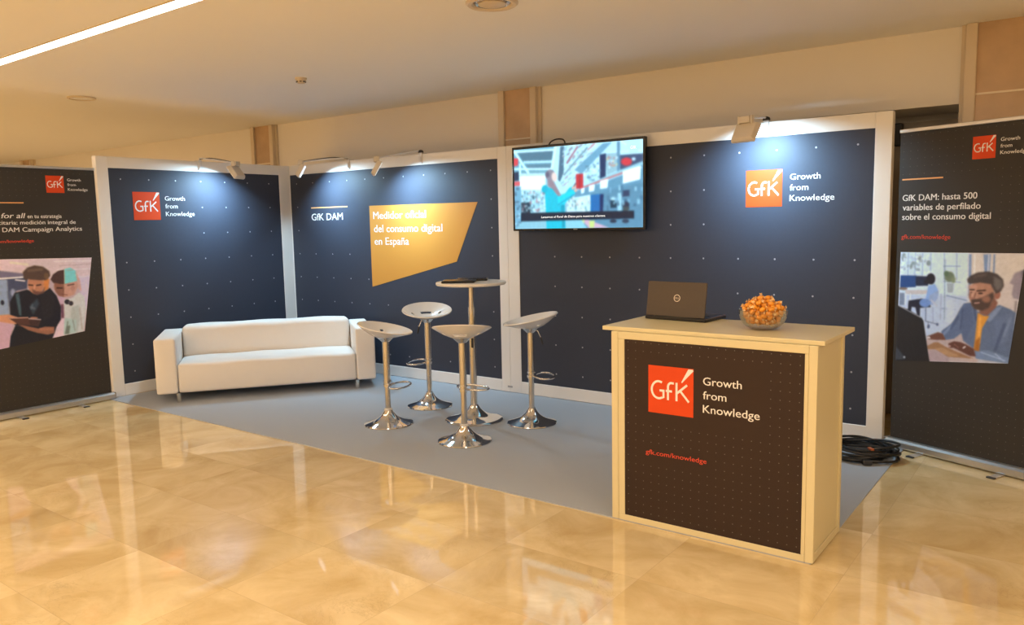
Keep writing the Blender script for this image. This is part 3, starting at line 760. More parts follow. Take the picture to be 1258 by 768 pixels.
def make_stool(label, xy, seat_z, face, ring_dir, lever, white_ring):
    """face: direction the seat looks (degrees from +x); ring_dir: direction of the foot ring"""
    t = thing('bar_stool', label, 'bar stool', (xy[0], xy[1], ZK), 0, group='chrome bar stools around the bar table')
    add('base', MB().lathe(TRUMPET, 56).mesh(), M_CHROME, t, smooth=True)
    zr = seat_z - 0.425
    col = MB().lathe([(0.0245, 0.125), (0.0245, zr)], 28)
    add('column', col.mesh(), M_CHROME2, t, smooth=True)
    add('sleeve', MB().lathe([(0.029, zr - 0.02), (0.029, seat_z - 0.02)], 28).mesh(), M_CHROME2, t, smooth=True)
    if white_ring:
        o = add('bottom_collar', MB().lathe([(0.026, 0.122), (0.036, 0.124), (0.036, 0.140), (0.026, 0.142)], 28).mesh(), M_SEAT, t, smooth=True); tag(o, 'white plastic collar')
    else:
        add('bottom_collar', MB().lathe([(0.026, 0.122), (0.031, 0.124), (0.031, 0.134), (0.026, 0.136)], 28).mesh(), M_CHROME, t, smooth=True)
    cl = MB().lathe([(0.029, zr - 0.012), (0.035, zr - 0.010), (0.035, zr + 0.008), (0.029, zr + 0.010)], 28).lathe([(0.029, zr + 0.025), (0.034, zr + 0.027), (0.034, zr + 0.038), (0.029, zr + 0.040)], 28)
    fr = add('footrest', cl.mesh(), M_CHROME, t, smooth=True)
    a = math.radians(ring_dir); R = Matrix.Rotation(a, 4, 'Z')
    pts = []
    for k in range(40):
        q = 2 * math.pi * k / 40
        pts.append(R @ Vector((0.115 + 0.085 * math.cos(q), 0.150 * math.sin(q), zr)))
    add('foot_ring', MB().tube(pts, 0.0085, 10, closed=True).mesh(), M_CHROME, fr, smooth=True)
    so = add('seat', SEAT, M_SEAT, t, smooth=True); so.location = (0, 0, seat_z); so.rotation_euler = (0, 0, math.radians(face))
    add('seat_mount', MB().lathe([(0.034, seat_z - 0.045), (0.06, seat_z - 0.02), (0.085, seat_z + 0.002)], 28).mesh(), M_CHROME2, t, smooth=True)
    la = math.radians(lever); dx, dy = math.cos(la), math.sin(la)
    p = [(0.03 * dx, 0.03 * dy, seat_z - 0.028), (0.06 * dx, 0.06 * dy, seat_z - 0.03), (0.088 * dx, 0.088 * dy, seat_z - 0.09)]
    lv = add('lever', MB().tube(p, 0.005, 8).mesh(), M_CHROME, t, smooth=True)
    add('lever_grip', MB().tube([(0.086 * dx, 0.086 * dy, seat_z - 0.085), (0.094 * dx, 0.094 * dy, seat_z - 0.115), (0.104 * dx, 0.104 * dy, seat_z - 0.15)], [0.007, 0.009, 0.008], 10).mesh(), M_DARKPL, lv, smooth=True)
# camera right is about 36.6 degrees from +x
make_stool('white bar stool nearest the sofa, its low seat edge pointing right', (3.2165, -1.579), 0.770, 30, 22, 150, True)
make_stool('white bar stool set back behind the others, its hollow seat open to the viewer', (3.060, -0.876), 0.846, -42, 205, 200, False)
make_stool('white bar stool in front of the bar table, back of its seat to the viewer', (4.130, -1.637), 0.838, 124, 88, 120, True)
make_stool('white bar stool right of the bar table, its seat rising to the right', (4.260, -0.887), 0.834, 214, 40, 30, False)

def make_table():
    t = thing('bar_table', 'tall round white bar table on a chrome pedestal among the stools', 'table', (3.757, -1.058, ZK))
    k = 1.19
    add('base', MB().lathe([(r * k, z) for r, z in TRUMPET], 64).mesh(), M_CHROME, t, smooth=True)
    add('column', MB().lathe([(0.030, 0.125), (0.030, 0.93), (0.0305, 0.935), (0.0305, 1.0)], 28).mesh(), M_CHROME2, t, smooth=True)
    add('upper_column', MB().lathe([(0.025, 0.98), (0.025, 1.19)], 28).mesh(), M_CHROME2, t, smooth=True)
    ho = MB().box(-0.010, 0.010, -0.006, 0.006, -0.055, 0.030, bev=0.004, M=Matrix.Translation((0.018, -0.0245, 0.70)) @ Matrix.Rotation(0.6, 4, 'Z'))
    add('height_catch', ho.mesh(), M_DARKPL, t)
    add('bracket_plate', MB().lathe([(0.11, 1.184), (0.11, 1.192), (0.03, 1.194)], 32).mesh(), M_CHROME2, t, smooth=True)
    add('tabletop', MB().lathe([(0.28, 1.193), (0.298, 1.196), (0.305, 1.203), (0.305, 1.217), (0.301, 1.222), (0.29, 1.223)], 72).mesh(), M_TABLE, t, smooth=True)
make_table()
ZT = ZK + 1.2235
def tablet(label, x, y, z, rot, w, d, h):
    t = thing('tablet', label, 'tablet', (x, y, z), rot)
    add('case', MB().box(-w / 2, w / 2, -d / 2, d / 2, 0, h, bev=h * 0.35).mesh(), M_TABLET, t)
    add('screen', MB().box(-w / 2 + 0.012, w / 2 - 0.012, -d / 2 + 0.012, d / 2 - 0.012, h - 0.0005, h + 0.0006).mesh(), M_BLACK, t)
tablet('flat black tablet on the bar table, the one nearer the viewer', 3.727, -1.180, ZT, 0.60, 0.285, 0.20, 0.020)
tablet('flat black tablet on the bar table, the farther one behind the other', 3.690, -0.955, ZT, 0.63, 0.27, 0.17, 0.020)

# ------------------------------------------------------------------ counter
def make_counter():
    xL, xR, yF, yBk, h = 5.908, 7.047, -2.419, -1.906, 1.107
    w, d = xR - xL, yBk - yF
    t = thing('reception_counter', 'white reception counter with a dark printed front carrying the red logo', 'counter', (xL, yF, 0))
    zf = 0.0065
    for px, py in ((0, 0), (w - 0.042, 0), (0, d - 0.042), (w - 0.042, d - 0.042)):
        add('corner_post', MB().box(px, px + 0.042, py, py + 0.042, zf, h, bev=0.004).mesh(), M_COUNTER, t)
    fx0, fx1 = 0.0425, w - 0.0425
    add('top_rail', MB().box(fx0, fx1, 0.002, 0.030, 1.066, h, bev=0.002, seg=1).mesh(), M_COUNTER, t)
    add('bottom_rail', MB().box(fx0, fx1, 0.002, 0.030, zf, 0.040, bev=0.002, seg=1).mesh(), M_COUNTER, t)
    add('stile', MB().box(fx0, 0.082, 0.003, 0.030, 0.0405, 1.0655, bev=0.002, seg=1).mesh(), M_COUNTER, t)
    add('stile', MB().box(w - 0.062, fx1, 0.003, 0.030, 0.0405, 1.0655, bev=0.002, seg=1).mesh(), M_COUNTER, t)
    g = MB(); yp = 0.006
    g.box(0.0825, w - 0.0625, yp, 0.026, 0.0405, 1.0655)
    xs = [0.105 + 0.0475 * k for k in range(21)]; zs = [0.075 + 0.0465 * k for k in range(22)]
    def skip(x, z): return (0.19 < x < 0.90 and 0.63 < z < 0.965) or (0.18 < x < 0.60 and 0.39 < z < 0.475)
    dots_into(g, xs, zs, 0.0031, yp - 0.0007, 1, skip, 6)
    pn = add('printed_panel', g.mesh(), [M_COUNTERPRINT, M_DOT2], t)
    logo_parts(t, 6.140 - xL, 0.667, 0.266, yp - 0.0004)
    tx = MB(); text_into(tx, 'gfk.com/knowledge', 6.123 - xL, 0.424, 0.026, 0.360, yp - 0.001, bold=0.0)
    o = add('web_address', tx.mesh(), M_URL, t); tag(o, 'red web address')
    for nm, px in (('side_panel', 0.010), ('side_panel', w - 0.026)):
        add(nm, MB().box(px, px + 0.016, 0.0425, d - 0.0425, zf, h, bev=0.001, seg=1).mesh(), M_COUNTER, t)
    add('plinth', MB().box(w - 0.0095, w - 0.002, 0.0425, d - 0.0425, zf, 0.045, bev=0.001, seg=1).mesh(), M_COUNTER, t)
    add('back_panel', MB().box(0.0425, w - 0.0425, d - 0.028, d - 0.012, zf, h, bev=0.001, seg=1).mesh(), M_COUNTER, t)
    top = MB().put([(x, y, z) for z in (h + 0.0005, h + 0.024) for x, y in ((-0.070, 0.040), (w + 0.024, 0.040), (w - 0.010, d + 0.150), (-0.085, d + 0.032))][:0], [])
    top.box(-0.070, w + 0.026, 0.022, d + 0.095, h + 0.0005, h + 0.024, bev=0.003)
    add('countertop', top.mesh(), M_COUNTER, t)
    ft = MB()
    for px, py in ((0.02, 0.02), (w - 0.02, 0.02), (0.02, d - 0.02), (w - 0.02, d - 0.02)):
        add('foot', MB().lathe([(0.016, ZK if py > 0.1 or True else 0), (0.016, zf + 0.001)], 14, M=Matrix.Translation((px, py, 0))).mesh(), M_DARKPL, t)
    return h + 0.024
ZTOP = make_counter()

def make_laptop():
    t = thing('laptop', 'open laptop seen from the back of its dark lid on the counter', 'laptop', (6.107, -2.012, ZTOP), math.radians(-5))
    w, d, h = 0.405, 0.265, 0.022
    add('base', MB().box(-w / 2, w / 2, 0.0, d, 0.001, h, bev=0.005).mesh(), M_LAPTOPD, t)
    kb = MB()
    for r in range(5):
        for c in range(13):
            kb.box(-w / 2 + 0.03 + c * 0.0252, -w / 2 + 0.051 + c * 0.0252, 0.035 + r * 0.024, 0.055 + r * 0.024, h - 0.0005, h + 0.002)
    add('keyboard', kb.mesh(), M_DARKPL, t)
    add('touchpad', MB().box(-0.05, 0.05, 0.18, 0.245, h - 0.0005, h + 0.0006).mesh(), M_GREYPL, t)
    R = Matrix.Translation((0, 0.010, h)) @ Matrix.Rotation(math.radians(-9), 4, 'X')
    # lid: local z up the lid, back face looks to -y
    lid = add('lid', MB().box(-w / 2 + 0.006, w / 2 - 0.006, -0.010, 0.0, 0.0, 0.209, bev=0.0045, M=R).mesh(), M_LAPTOP, t)
    add('screen', MB().box(-w / 2 + 0.02, w / 2 - 0.02, 0.0, 0.001, 0.02, 0.196, M=R).mesh(), M_BLACK, lid)
    bd = MB(); c = Vector((0.008, 0, 0.112))
    n = 36
    for k in range(n):
        a, b = 2 * math.pi * k / n, 2 * math.pi * (k + 1) / n
        q = lambda r, t_: (c.x + r * math.cos(t_), -0.0108, c.z + r * math.sin(t_))
        bd.put([q(0.0175, a), q(0.0215, a), q(0.0215, b), q(0.0175, b)], [(0, 1, 2, 3)], 0, R)
    tt = MB(); text_into(tt, 'DELL', c.x - 0.0145, c.z - 0.0048, 0.0100, 0.029, -0.0108, bold=0.0)
    bd.put(tt.v, tt.f, 0, R)
    add('badge', bd.mesh(), M_BADGE, lid)
    add('hinge', MB().tube([(-0.13, 0.006, h + 0.001), (0.13, 0.006, h + 0.001)], 0.006, 10).mesh(), M_LAPTOPD, t, smooth=True)
make_laptop()

# ------------------------------------------------------------------ bowl of wrapped sweets
BX, BY = 6.675, -2.120
def make_bowl():
    t = thing('glass_bowl', 'clear glass bowl full of orange sweets on the counter', 'bowl', (BX, BY, ZTOP))
    out = [(0.050, 0.0), (0.060, 0.003), (0.085, 0.014), (0.108, 0.036), (0.122, 0.064), (0.129, 0.098), (0.131, 0.108)]
    inn = [(r - 0.004, z + 0.003) for r, z in out[1:-1]][::-1]
    add('bowl', MB().lathe(out + [(0.128, 0.109)] + inn + [(0.045, 0.0065)], 64).mesh(), M_GLASS, t, smooth=True)
make_bowl()
def candy_mesh():
    m = MB()
    n = 10
    prof = [(0.002, -0.0135), (0.0065, -0.012), (0.0098, -0.007), (0.0108, 0.0), (0.0098, 0.007), (0.0065, 0.012), (0.002, 0.0135)]
    m.lathe(prof, n, 0)
    for s in (-1, 1):
        vs = [(0, 0, s * 0.0125)]; fs = []
        for k in range(9):
            a = math.pi * 2 * k / 8
            vs.append((0.0085 * math.cos(a) * (1 if k % 2 else .55), 0.0085 * math.sin(a) * (1 if k % 2 else .55), s * (0.0205 + (0.002 if k % 2 else 0))))
        for k in range(8): fs.append((0, k + 1, k + 2))
        m.put(vs, fs, 1)
    return m.mesh()
CANDY = candy_mesh(); CANDY.materials.append(M_CANDY); CANDY.materials.append(M_CANDYW)
CANDY.polygons.foreach_set('use_smooth', [True] * len(CANDY.polygons))
def bowl_radius(z):              # inner radius of the bowl at height z
    P = [(0.046, 0.0065), (0.081, 0.017), (0.104, 0.039), (0.118, 0.067), (0.125, 0.101), (0.127, 0.112)]
    for (r0, z0), (r1, z1) in zip(P, P[1:]):
        if z <= z1: return r0 + (r1 - r0) * (z - z0) / (z1 - z0)
    return 0.127
def fill_bowl():
    rnd = random.Random(5); pts = []; rin = bowl_radius
    tries = 0
    while tries < 26000 and len(pts) < 170:
        tries += 1
        z = rnd.uniform(0.036, 0.165)
        if z < 0.108: rm = rin(z) - 0.029
        else: rm = 0.099 * math.sqrt(max(0, 1 - ((z - 0.108) / 0.055) ** 2))
        if rm <= 0: continue
        r = rm * math.sqrt(rnd.random()); a = rnd.uniform(0, 2 * math.pi)
        lump = 0.010 * math.sin(3 * a + 1) if z > 0.12 else 0
        p = Vector((r * math.cos(a), r * math.sin(a), z + lump))
        if all((p - q).length > 0.0255 for q in pts): pts.append(p)
    return pts
cgroup = 'orange sweets heaped in the glass bowl'
for i, p in enumerate(fill_bowl()):
    o = bpy.data.objects.new('wrapped_sweet', CANDY); COL.objects.link(o)
    o.location = (BX + p.x, BY + p.y, ZTOP + p.z)
    rr = random.Random(100 + i)
    for _ in range(60):
        e = Euler((rr.uniform(0, 6.28), rr.uniform(0, 6.28), rr.uniform(0, 6.28))); ax = e.to_matrix() @ Vector((0, 0, 0.028))
        tips = (p + ax, p - ax)
        if all((q.z > 0.125 or math.hypot(q.x, q.y) < bowl_radius(q.z) - 0.013) and q.z > 0.021 for q in tips): break
    o.rotation_euler = e
    o.scale = (1.25, 1.25, 1.25)
    tag(o, 'orange wrapped sweet heaped in the clear glass bowl', 'sweet', cgroup)

# ------------------------------------------------------------------ roll-up banners
def banner_base(t, w, x0):
    b = MB()
    prof = [(-0.050, 0.010), (-0.056, 0.022), (-0.052, 0.055), (-0.030, 0.068), (0.0, 0.072), (0.045, 0.068), (0.050, 0.030), (0.045, 0.010)]
    n = len(prof); vs = [(x0, y, z) for y, z in prof] + [(x0 + w, y, z) for y, z in prof]
    b.put(vs, [tuple(range(n)), tuple(range(2 * n - 1, n - 1, -1))] + [(i, (i + 1) % n, (i + 1) % n + n, i + n) for i in range(n)])
    add('base_cassette', b.mesh(), M_ALU, t)
    for e in (x0 - 0.006, x0 + w):
        add('end_cap', MB().box(e, e + 0.006, -0.056, 0.052, 0.009, 0.073, bev=0.002, seg=1).mesh(), M_GREYPL, t)
    return t
def banner_common(t, x0, w, zt, dotx, skip, feet):
    banner_base(t, w + 0.03, x0 - 0.015)
    for fx in feet:
        o = add('foot', MB().box(fx - 0.026, fx + 0.026, -0.150, 0.13, 0.0, 0.008, bev=0.002, seg=1).mesh(), M_ALU, t)
        add('foot_pad', MB().box(fx - 0.027, fx + 0.027, -0.175, -0.150, 0.0, 0.0095, bev=0.002, seg=1).mesh(), M_DARKPL, o)
    g = MB(); g.box(x0, x0 + w, -0.001, 0.001, 0.066, zt)
    dots_into(g, dotx, [0.11 + 0.0545 * k for k in range(41)], 0.0030, -0.0018, 1, skip, 6)
    add('banner_sheet', g.mesh(), [M_NAVY2, M_DOT2], t)
    add('top_rail', MB().box(x0 - 0.004, x0 + w + 0.004, -0.010, 0.012, zt - 0.002, zt + 0.024, bev=0.004).mesh(), M_ALU, t)
    add('support_pole', MB().tube([(x0 + w / 2, 0.03, 0.06), (x0 + w / 2, 0.03, zt - 0.01)], 0.008, 10).mesh(), M_ALU, t, smooth=True)

def right_photo():
    s = []
    K = (40, 38, 40)
    s += [([(35, 25), (500, 25), (500, 420), (35, 420)], (206, 220, 230), 6), ([(490, 25), (830, 28), (790, 260), (490, 300)], (214, 200, 190), 10), ([(35, 300), (500, 300), (460, 560), (200, 600), (35, 400)], (186, 196, 215), 10),
          ([(490, 220), (800, 200), (770, 420), (490, 400)], (206, 192, 188), 20)]
    for x in (90, 140, 190, 245, 335, 415): s.append((line(x, 30, x, 200, 6), (150, 170, 188), 3))
    for a in ((60, 60, 18, 28), (125, 105, 16, 22), (170, 60, 14, 22), (230, 95, 14, 18), (110, 120, 8, 16)): s.append((ell(*a), (112, 122, 118), 5, .75))
    s += speck(40, 240, 40, 160, 60, 26, 22, [(235, 242, 248), (170, 188, 200), (140, 155, 160), (225, 232, 238)], al=.6, bl=4)
    s += [(line(340, 70, 340, 460, 7), (140, 160, 180), 3), (line(330, 112, 440, 112, 5), (110, 135, 160), 3), (line(330, 210, 440, 214, 5), (130, 150, 170), 3), (line(350, 300, 480, 330, 8), (130, 148, 180), 3), (line(320, 385, 410, 390, 7), (140, 155, 185), 3),
          (line(318, 290, 314, 460, 5), (150, 160, 185), 3), (ell(370, 180, 32, 34), (110, 122, 100), 6), (ell(350, 160, 16, 18), (90, 110, 85), 5), (ell(395, 200, 14, 20), (130, 140, 110), 5), ([(352, 220), (398, 220), (392, 280), (358, 280)], (160, 170, 178), 4), ([(350, 330), (400, 330), (400, 480), (350, 480)], (196, 204, 218), 10),
          (line(500, 35, 496, 300, 16), (128, 148, 184), 3), (line(528, 35, 524, 200, 6), (240, 235, 230), 4), ([(580, 35), (624, 35), (616, 160), (586, 160)], (122, 144, 182), 4), (line(645, 35, 640, 160, 10), (120, 140, 176), 3), (line(612, 35, 606, 150, 6), (230, 222, 216), 3),
          # far desk, screens and the seated worker
          ([(38, 175), (150, 175), (148, 250), (38, 258)], (44, 74, 124), 3), ([(146, 178), (235, 180), (230, 240), (146, 244)], (42, 48, 68), 4), (ell(248, 196, 30, 36), (38, 36, 44), 4), (ell(225, 215, 24, 14), (40, 38, 46), 4),
          (ell(60, 262, 30, 10), (120, 100, 90), 4), ([(75, 268), (300, 268), (300, 292), (75, 300)], (196, 186, 184), 4), (line(80, 292, 76, 370, 7), (225, 225, 230), 3), (line(112, 290, 110, 350, 6), (235, 232, 232), 3), ([(36, 290), (70, 290), (70, 370), (36, 370)], (120, 130, 150), 5),
          ([(232, 240), (275, 228), (296, 262), (300, 300), (240, 330), (215, 325)], (140, 168, 214), 4), ([(240, 300), (300, 272), (296, 320), (262, 366), (240, 360)], (150, 166, 200), 4),
          ([(100, 340), (190, 325), (240, 340), (250, 378), (180, 385), (178, 440), (160, 430), (148, 382), (122, 380), (118, 410), (96, 405)], (36, 38, 52), 4), (ell(212, 352, 38, 28), (112, 140, 192), 4),
          (line(218, 385, 218, 470, 7), (110, 120, 150), 3), (line(215, 470, 300, 490, 7), (120, 130, 160), 3), (line(235, 470, 236, 520, 6), (120, 130, 160), 3), (ell(238, 505, 9, 13), (84, 94, 124), 3), (ell(295, 490, 8, 10), (92, 100, 130), 3), (line(250, 330, 290, 370, 10), (190, 190, 205), 4), (line(265, 380, 268, 480, 6), (150, 160, 190), 3),
          # standing figure at the right edge
          ([(760, 150), (812, 130), (820, 325), (750, 310), (742, 285), (752, 225), (730, 215)], (150, 138, 150), 5), ([(800, 140), (830, 110), (830, 320), (806, 320)], (95, 90, 100), 5), (line(765, 325, 758, 400, 14), (150, 140, 145), 4)]
    # table
    s += [([(215, 590), (470, 540), (560, 560), (540, 730), (235, 730)], (190, 168, 164), 6), ([(240, 660), (370, 655), (372, 735), (245, 735)], (176, 152, 154), 5),
          ([(228, 635), (275, 608), (300, 605), (345, 632), (520, 705), (365, 700), (290, 655), (236, 655)], (158, 116, 84), 4), ([(280, 650), (330, 640), (430, 690), (370, 698)], (182, 140, 104), 4)]
    # shirt and arms
    B, BD, BL_ = (98, 112, 142), (72, 84, 114), (128, 142, 172)
    s += [([(462, 348), (520, 340), (545, 400), (640, 370), (672, 352), (735, 380), (765, 402), (758, 440), (745, 560), (716, 728), (530, 700), (520, 640), (456, 590), (448, 540), (400, 580), (345, 590), (318, 535), (380, 485), (410, 440), (440, 380)], B, 4),
          ([(440, 400), (500, 350), (520, 470), (470, 590), (452, 560)], (88, 102, 134), 8), (line(455, 380, 440, 520, 9), BD, 5), (line(520, 350, 536, 460, 10), BD, 4), (line(560, 470, 536, 640, 12), BD, 5), ([(590, 440), (655, 372), (690, 360), (650, 420), (612, 466)], BL_, 5),
          ([(640, 440), (740, 400), (745, 470), (700, 600), (630, 640)], (104, 118, 150), 9), (line(700, 470, 640, 650, 12), BD, 8), (line(735, 430, 690, 560, 8), BL_, 6), ([(530, 655), (600, 648), (716, 690), (714, 728), (532, 704)], (120, 138, 172), 5), (line(560, 660, 700, 712, 6), (170, 186, 212), 3), (line(640, 665, 690, 715, 6), (168, 184, 210), 3),
          (line(380, 500, 330, 560, 14), BL_, 6), (line(430, 430, 380, 520, 10), BD, 6),
          ([(545, 405), (580, 425), (612, 425), (570, 505), (556, 610), (545, 650), (520, 645), (530, 560)], (216, 146, 62), 4), (line(560, 430, 548, 600, 14), (236, 170, 84), 6), ([(530, 590), (556, 560), (552, 655), (522, 650)], (168, 104, 44), 6),
          # hands
          ([(225, 572), (300, 540), (330, 548), (350, 590), (290, 592), (236, 588)], (110, 72, 60), 4), ([(222, 574), (245, 570), (255, 584), (232, 584)], (216, 202, 200), 2),
          ([(365, 612), (400, 596), (440, 600), (470, 612), (520, 640), (530, 690), (500, 690), (430, 655), (400, 640), (372, 640)], (98, 62, 54), 4), (line(370, 625, 380, 632, 10), (190, 150, 140), 2), (line(455, 640, 472, 626, 9), (222, 210, 206), 2), (line(400, 612, 430, 640, 7), (130, 88, 76), 3)]
    # head
    SK, SD = (176, 128, 106), (140, 96, 80)
    s += [([(560, 360), (640, 300), (662, 340), (650, 370), (600, 425), (555, 410)], (136, 92, 78), 5), (ell(568, 288, 74, 98, 8), SK, 4), ([(490, 230), (540, 225), (545, 330), (502, 330)], (190, 142, 122), 6), (ell(660, 290, 18, 28, 10), (158, 104, 88), 3),
          ([(505, 318), (540, 322), (590, 300), (640, 270), (640, 310), (612, 372), (570, 395), (530, 385), (508, 360)], (82, 64, 58), 7), (ell(540, 345, 18, 6, -8), (140, 84, 78), 3), (line(512, 326, 560, 322, 8), (86, 66, 58), 4),
          ([(480, 195), (500, 172), (545, 150), (610, 142), (660, 158), (694, 190), (698, 232), (680, 268), (652, 282), (640, 262), (622, 222), (560, 214), (500, 224), (486, 215)], (74, 64, 62), 5), ([(640, 170), (690, 200), (690, 240), (660, 265), (640, 230)], (108, 100, 98), 8), (line(520, 180, 600, 160, 14), (96, 82, 76), 8),
          (line(496, 260, 528, 260, 8), (64, 46, 42), 3), (line(538, 267, 594, 262, 9), (64, 46, 42), 3), (line(534, 276, 524, 312, 7), (128, 86, 70), 3), (ell(596, 318, 26, 22), (150, 104, 86), 8), (ell(500, 300, 8, 20), (150, 104, 86), 5), (ell(562, 282, 15, 6), (70, 48, 44), 2), (ell(512, 278, 10, 5), (70, 48, 44), 2), (line(524, 346, 556, 341, 5), (206, 178, 168), 2), (line(518, 270, 508, 312, 12), (200, 152, 130), 5), (ell(514, 314, 12, 7), (160, 110, 94), 3), (line(560, 300, 590, 290, 10), (192, 142, 120), 6)]
    # dark monitor in front
    s += [([(20, 372), (100, 398), (190, 448), (204, 470), (222, 580), (248, 738), (20, 745)], K, 3), (line(32, 374, 190, 450, 5), (176, 166, 168), 2), ([(18, 640), (70, 700), (90, 722), (60, 730), (18, 730)], (66, 68, 74), 5), (ell(80, 714, 7, 7), (200, 198, 200), 3)]
    return s
def left_photo():
    s = []
    s += [([(-95, 40), (670, 36), (660, 200), (-95, 200)], (214, 184, 180), 10), ([(-95, 60), (160, 66), (170, 130), (-95, 140)], (220, 186, 186), 10), (line(70, 80, 200, 96, 16), (226, 204, 180), 6), (line(380, 70, 660, 62, 8), (230, 206, 198), 4), (line(420, 100, 660, 84, 6), (190, 160, 160), 4), (line(400, 130, 660, 120, 5), (232, 210, 206), 3), (line(560, 180, 655, 172, 7), (230, 210, 210), 3),
          ([(-95, 130), (165, 160), (160, 190), (-95, 230)], (120, 108, 128), 6), ([(40, 190), (190, 180), (180, 270), (40, 300)], (74, 76, 98), 6), ([(-95, 210), (46, 205), (50, 480), (-95, 480)], (146, 156, 176), 6), (line(-95, 205, 160, 186, 12), (232, 216, 208), 3), (line(100, 206, 170, 214, 10), (226, 210, 204), 3), (ell(2, 372, 12, 18), (40, 40, 52), 3),
          ([(560, 180), (660, 170), (640, 420), (600, 400)], (208, 184, 196), 8), ([(-95, 480), (70, 500), (30, 705), (-95, 730)], (200, 158, 170), 8), ([(40, 290), (100, 270), (110, 460), (50, 480)], (88, 92, 112), 6), (ell(80, 300, 16, 30), (150, 150, 170), 6),
          ([(350, 470), (470, 460), (450, 610), (360, 626)], (222, 188, 190), 6), ([(400, 300), (460, 340), (450, 470), (410, 520)], (196, 158, 168), 6), (line(436, 380, 440, 480, 22), (110, 70, 84), 5)]
    # man in dark shirt
    D1 = (38, 36, 42)
    s += [([(92, 300), (180, 276), (235, 300), (300, 290), (345, 262), (395, 320), (428, 400), (425, 490), (390, 545), (372, 596), (330, 604), (210, 560), (80, 540), (50, 480), (52, 370)], D1, 4), ([(80, 540), (300, 560), (370, 600), (350, 640), (330, 740), (20, 740), (40, 620)], (34, 34, 40), 4),
          ([(95, 310), (120, 300), (130, 420), (128, 470), (112, 460)], (74, 92, 98), 6), ([(190, 400), (250, 340), (262, 380), (215, 460)], (60, 68, 76), 8), (line(200, 420, 215, 380, 10), (82, 94, 100), 5), (ell(215, 410, 22, 8, 20), (120, 116, 118), 6, .6), ([(270, 320), (340, 280), (380, 340), (360, 470), (290, 500)], (44, 40, 44), 8),
          (ell(244, 238, 58, 72), (184, 122, 92), 4), ([(300, 180), (345, 200), (335, 270), (300, 290)], (206, 126, 70), 5), ([(160, 190), (156, 150), (190, 116), (240, 100), (300, 108), (345, 140), (352, 175), (322, 205), (270, 208), (220, 204), (190, 200), (176, 212)], (88, 66, 56), 5), (line(190, 140, 300, 128, 16), (116, 90, 72), 8), (ell(322, 176, 18, 24), (112, 82, 60), 5),
          ([(215, 268), (245, 288), (285, 290), (312, 250), (300, 300), (250, 316), (222, 304)], (112, 74, 62), 6), (line(190, 242, 226, 245, 10), (66, 42, 38), 3), (line(246, 246, 284, 239, 10), (66, 42, 38), 3), (line(235, 246, 230, 276, 10), (214, 150, 118), 5), (line(232, 296, 262, 294, 5), (120, 64, 56), 3),
          # forearms and tablet
          ([(-95, 470), (40, 458), (100, 478), (88, 530), (20, 520), (-95, 500)], (206, 140, 106), 4), ([(100, 530), (250, 560), (300, 545), (372, 545), (372, 590), (320, 604), (240, 592), (170, 572)], (150, 98, 76), 4), (line(260, 566, 366, 562, 16), (172, 112, 84), 6),
          ([(34, 484), (160, 478), (272, 494), (250, 545), (100, 530)], (86, 56, 50), 3), (line(34, 486, 178, 480, 8), (196, 148, 126), 2), (line(178, 488, 272, 494, 6), (210, 190, 180), 2), (ell(220, 482, 30, 7), (180, 120, 96), 3), ([(178, 500), (264, 500), (248, 540), (190, 535)], (70, 48, 46), 4)]
    # second person, half tinted
    s += [([(450, 350), (520, 330), (570, 290), (612, 320), (630, 420), (612, 570), (520, 590), (446, 602), (456, 470)], (206, 196, 186), 4), ([(510, 400), (570, 380), (580, 480), (560, 580), (520, 588), (500, 480)], (180, 178, 168), 8), (line(575, 400, 600, 560, 10), (176, 160, 150), 6), ([(455, 480), (550, 490), (545, 585), (450, 600)], (176, 188, 176), 7), (line(480, 500, 470, 590, 10), (122, 128, 118), 5), (line(520, 490, 540, 570, 9), (140, 146, 138), 5), ([(470, 540), (500, 530), (490, 594), (455, 598)], (112, 116, 104), 6),
          (ell(455, 250, 80, 76), (168, 118, 96), 5), ([(352, 200), (370, 165), (410, 138), (456, 128), (456, 232), (420, 236), (372, 226)], (76, 52, 48), 4), ([(455, 125), (500, 112), (540, 135), (560, 190), (556, 212), (456, 232)], (126, 196, 190), 3), (line(470, 134, 525, 130, 6), (150, 170, 160), 3), ([(540, 140), (575, 200), (590, 285), (560, 260), (552, 200)], (206, 156, 140), 5),
          ([(380, 225), (456, 240), (456, 325), (410, 320), (385, 280)], (142, 92, 74), 5), ([(456, 236), (552, 210), (560, 250), (530, 310), (480, 325), (456, 320)], (196, 142, 120), 5), (line(396, 262, 442, 262, 10), (62, 38, 34), 3), (line(448, 262, 446, 290, 7), (120, 76, 62), 3), (line(478, 242, 532, 232, 10), (104, 70, 62), 3), (ell(520, 262, 16, 18), (180, 124, 106), 4), (line(456, 120, 456, 330, 4), (222, 170, 130), 3, .7), (line(430, 306, 480, 312, 5), (120, 70, 60), 3),
          (ell(476, 362, 22, 18), (46, 40, 46), 3), (ell(506, 372, 18, 17), (56, 48, 54), 3), (ell(490, 366, 8, 10), (90, 76, 84), 2)]
    return s

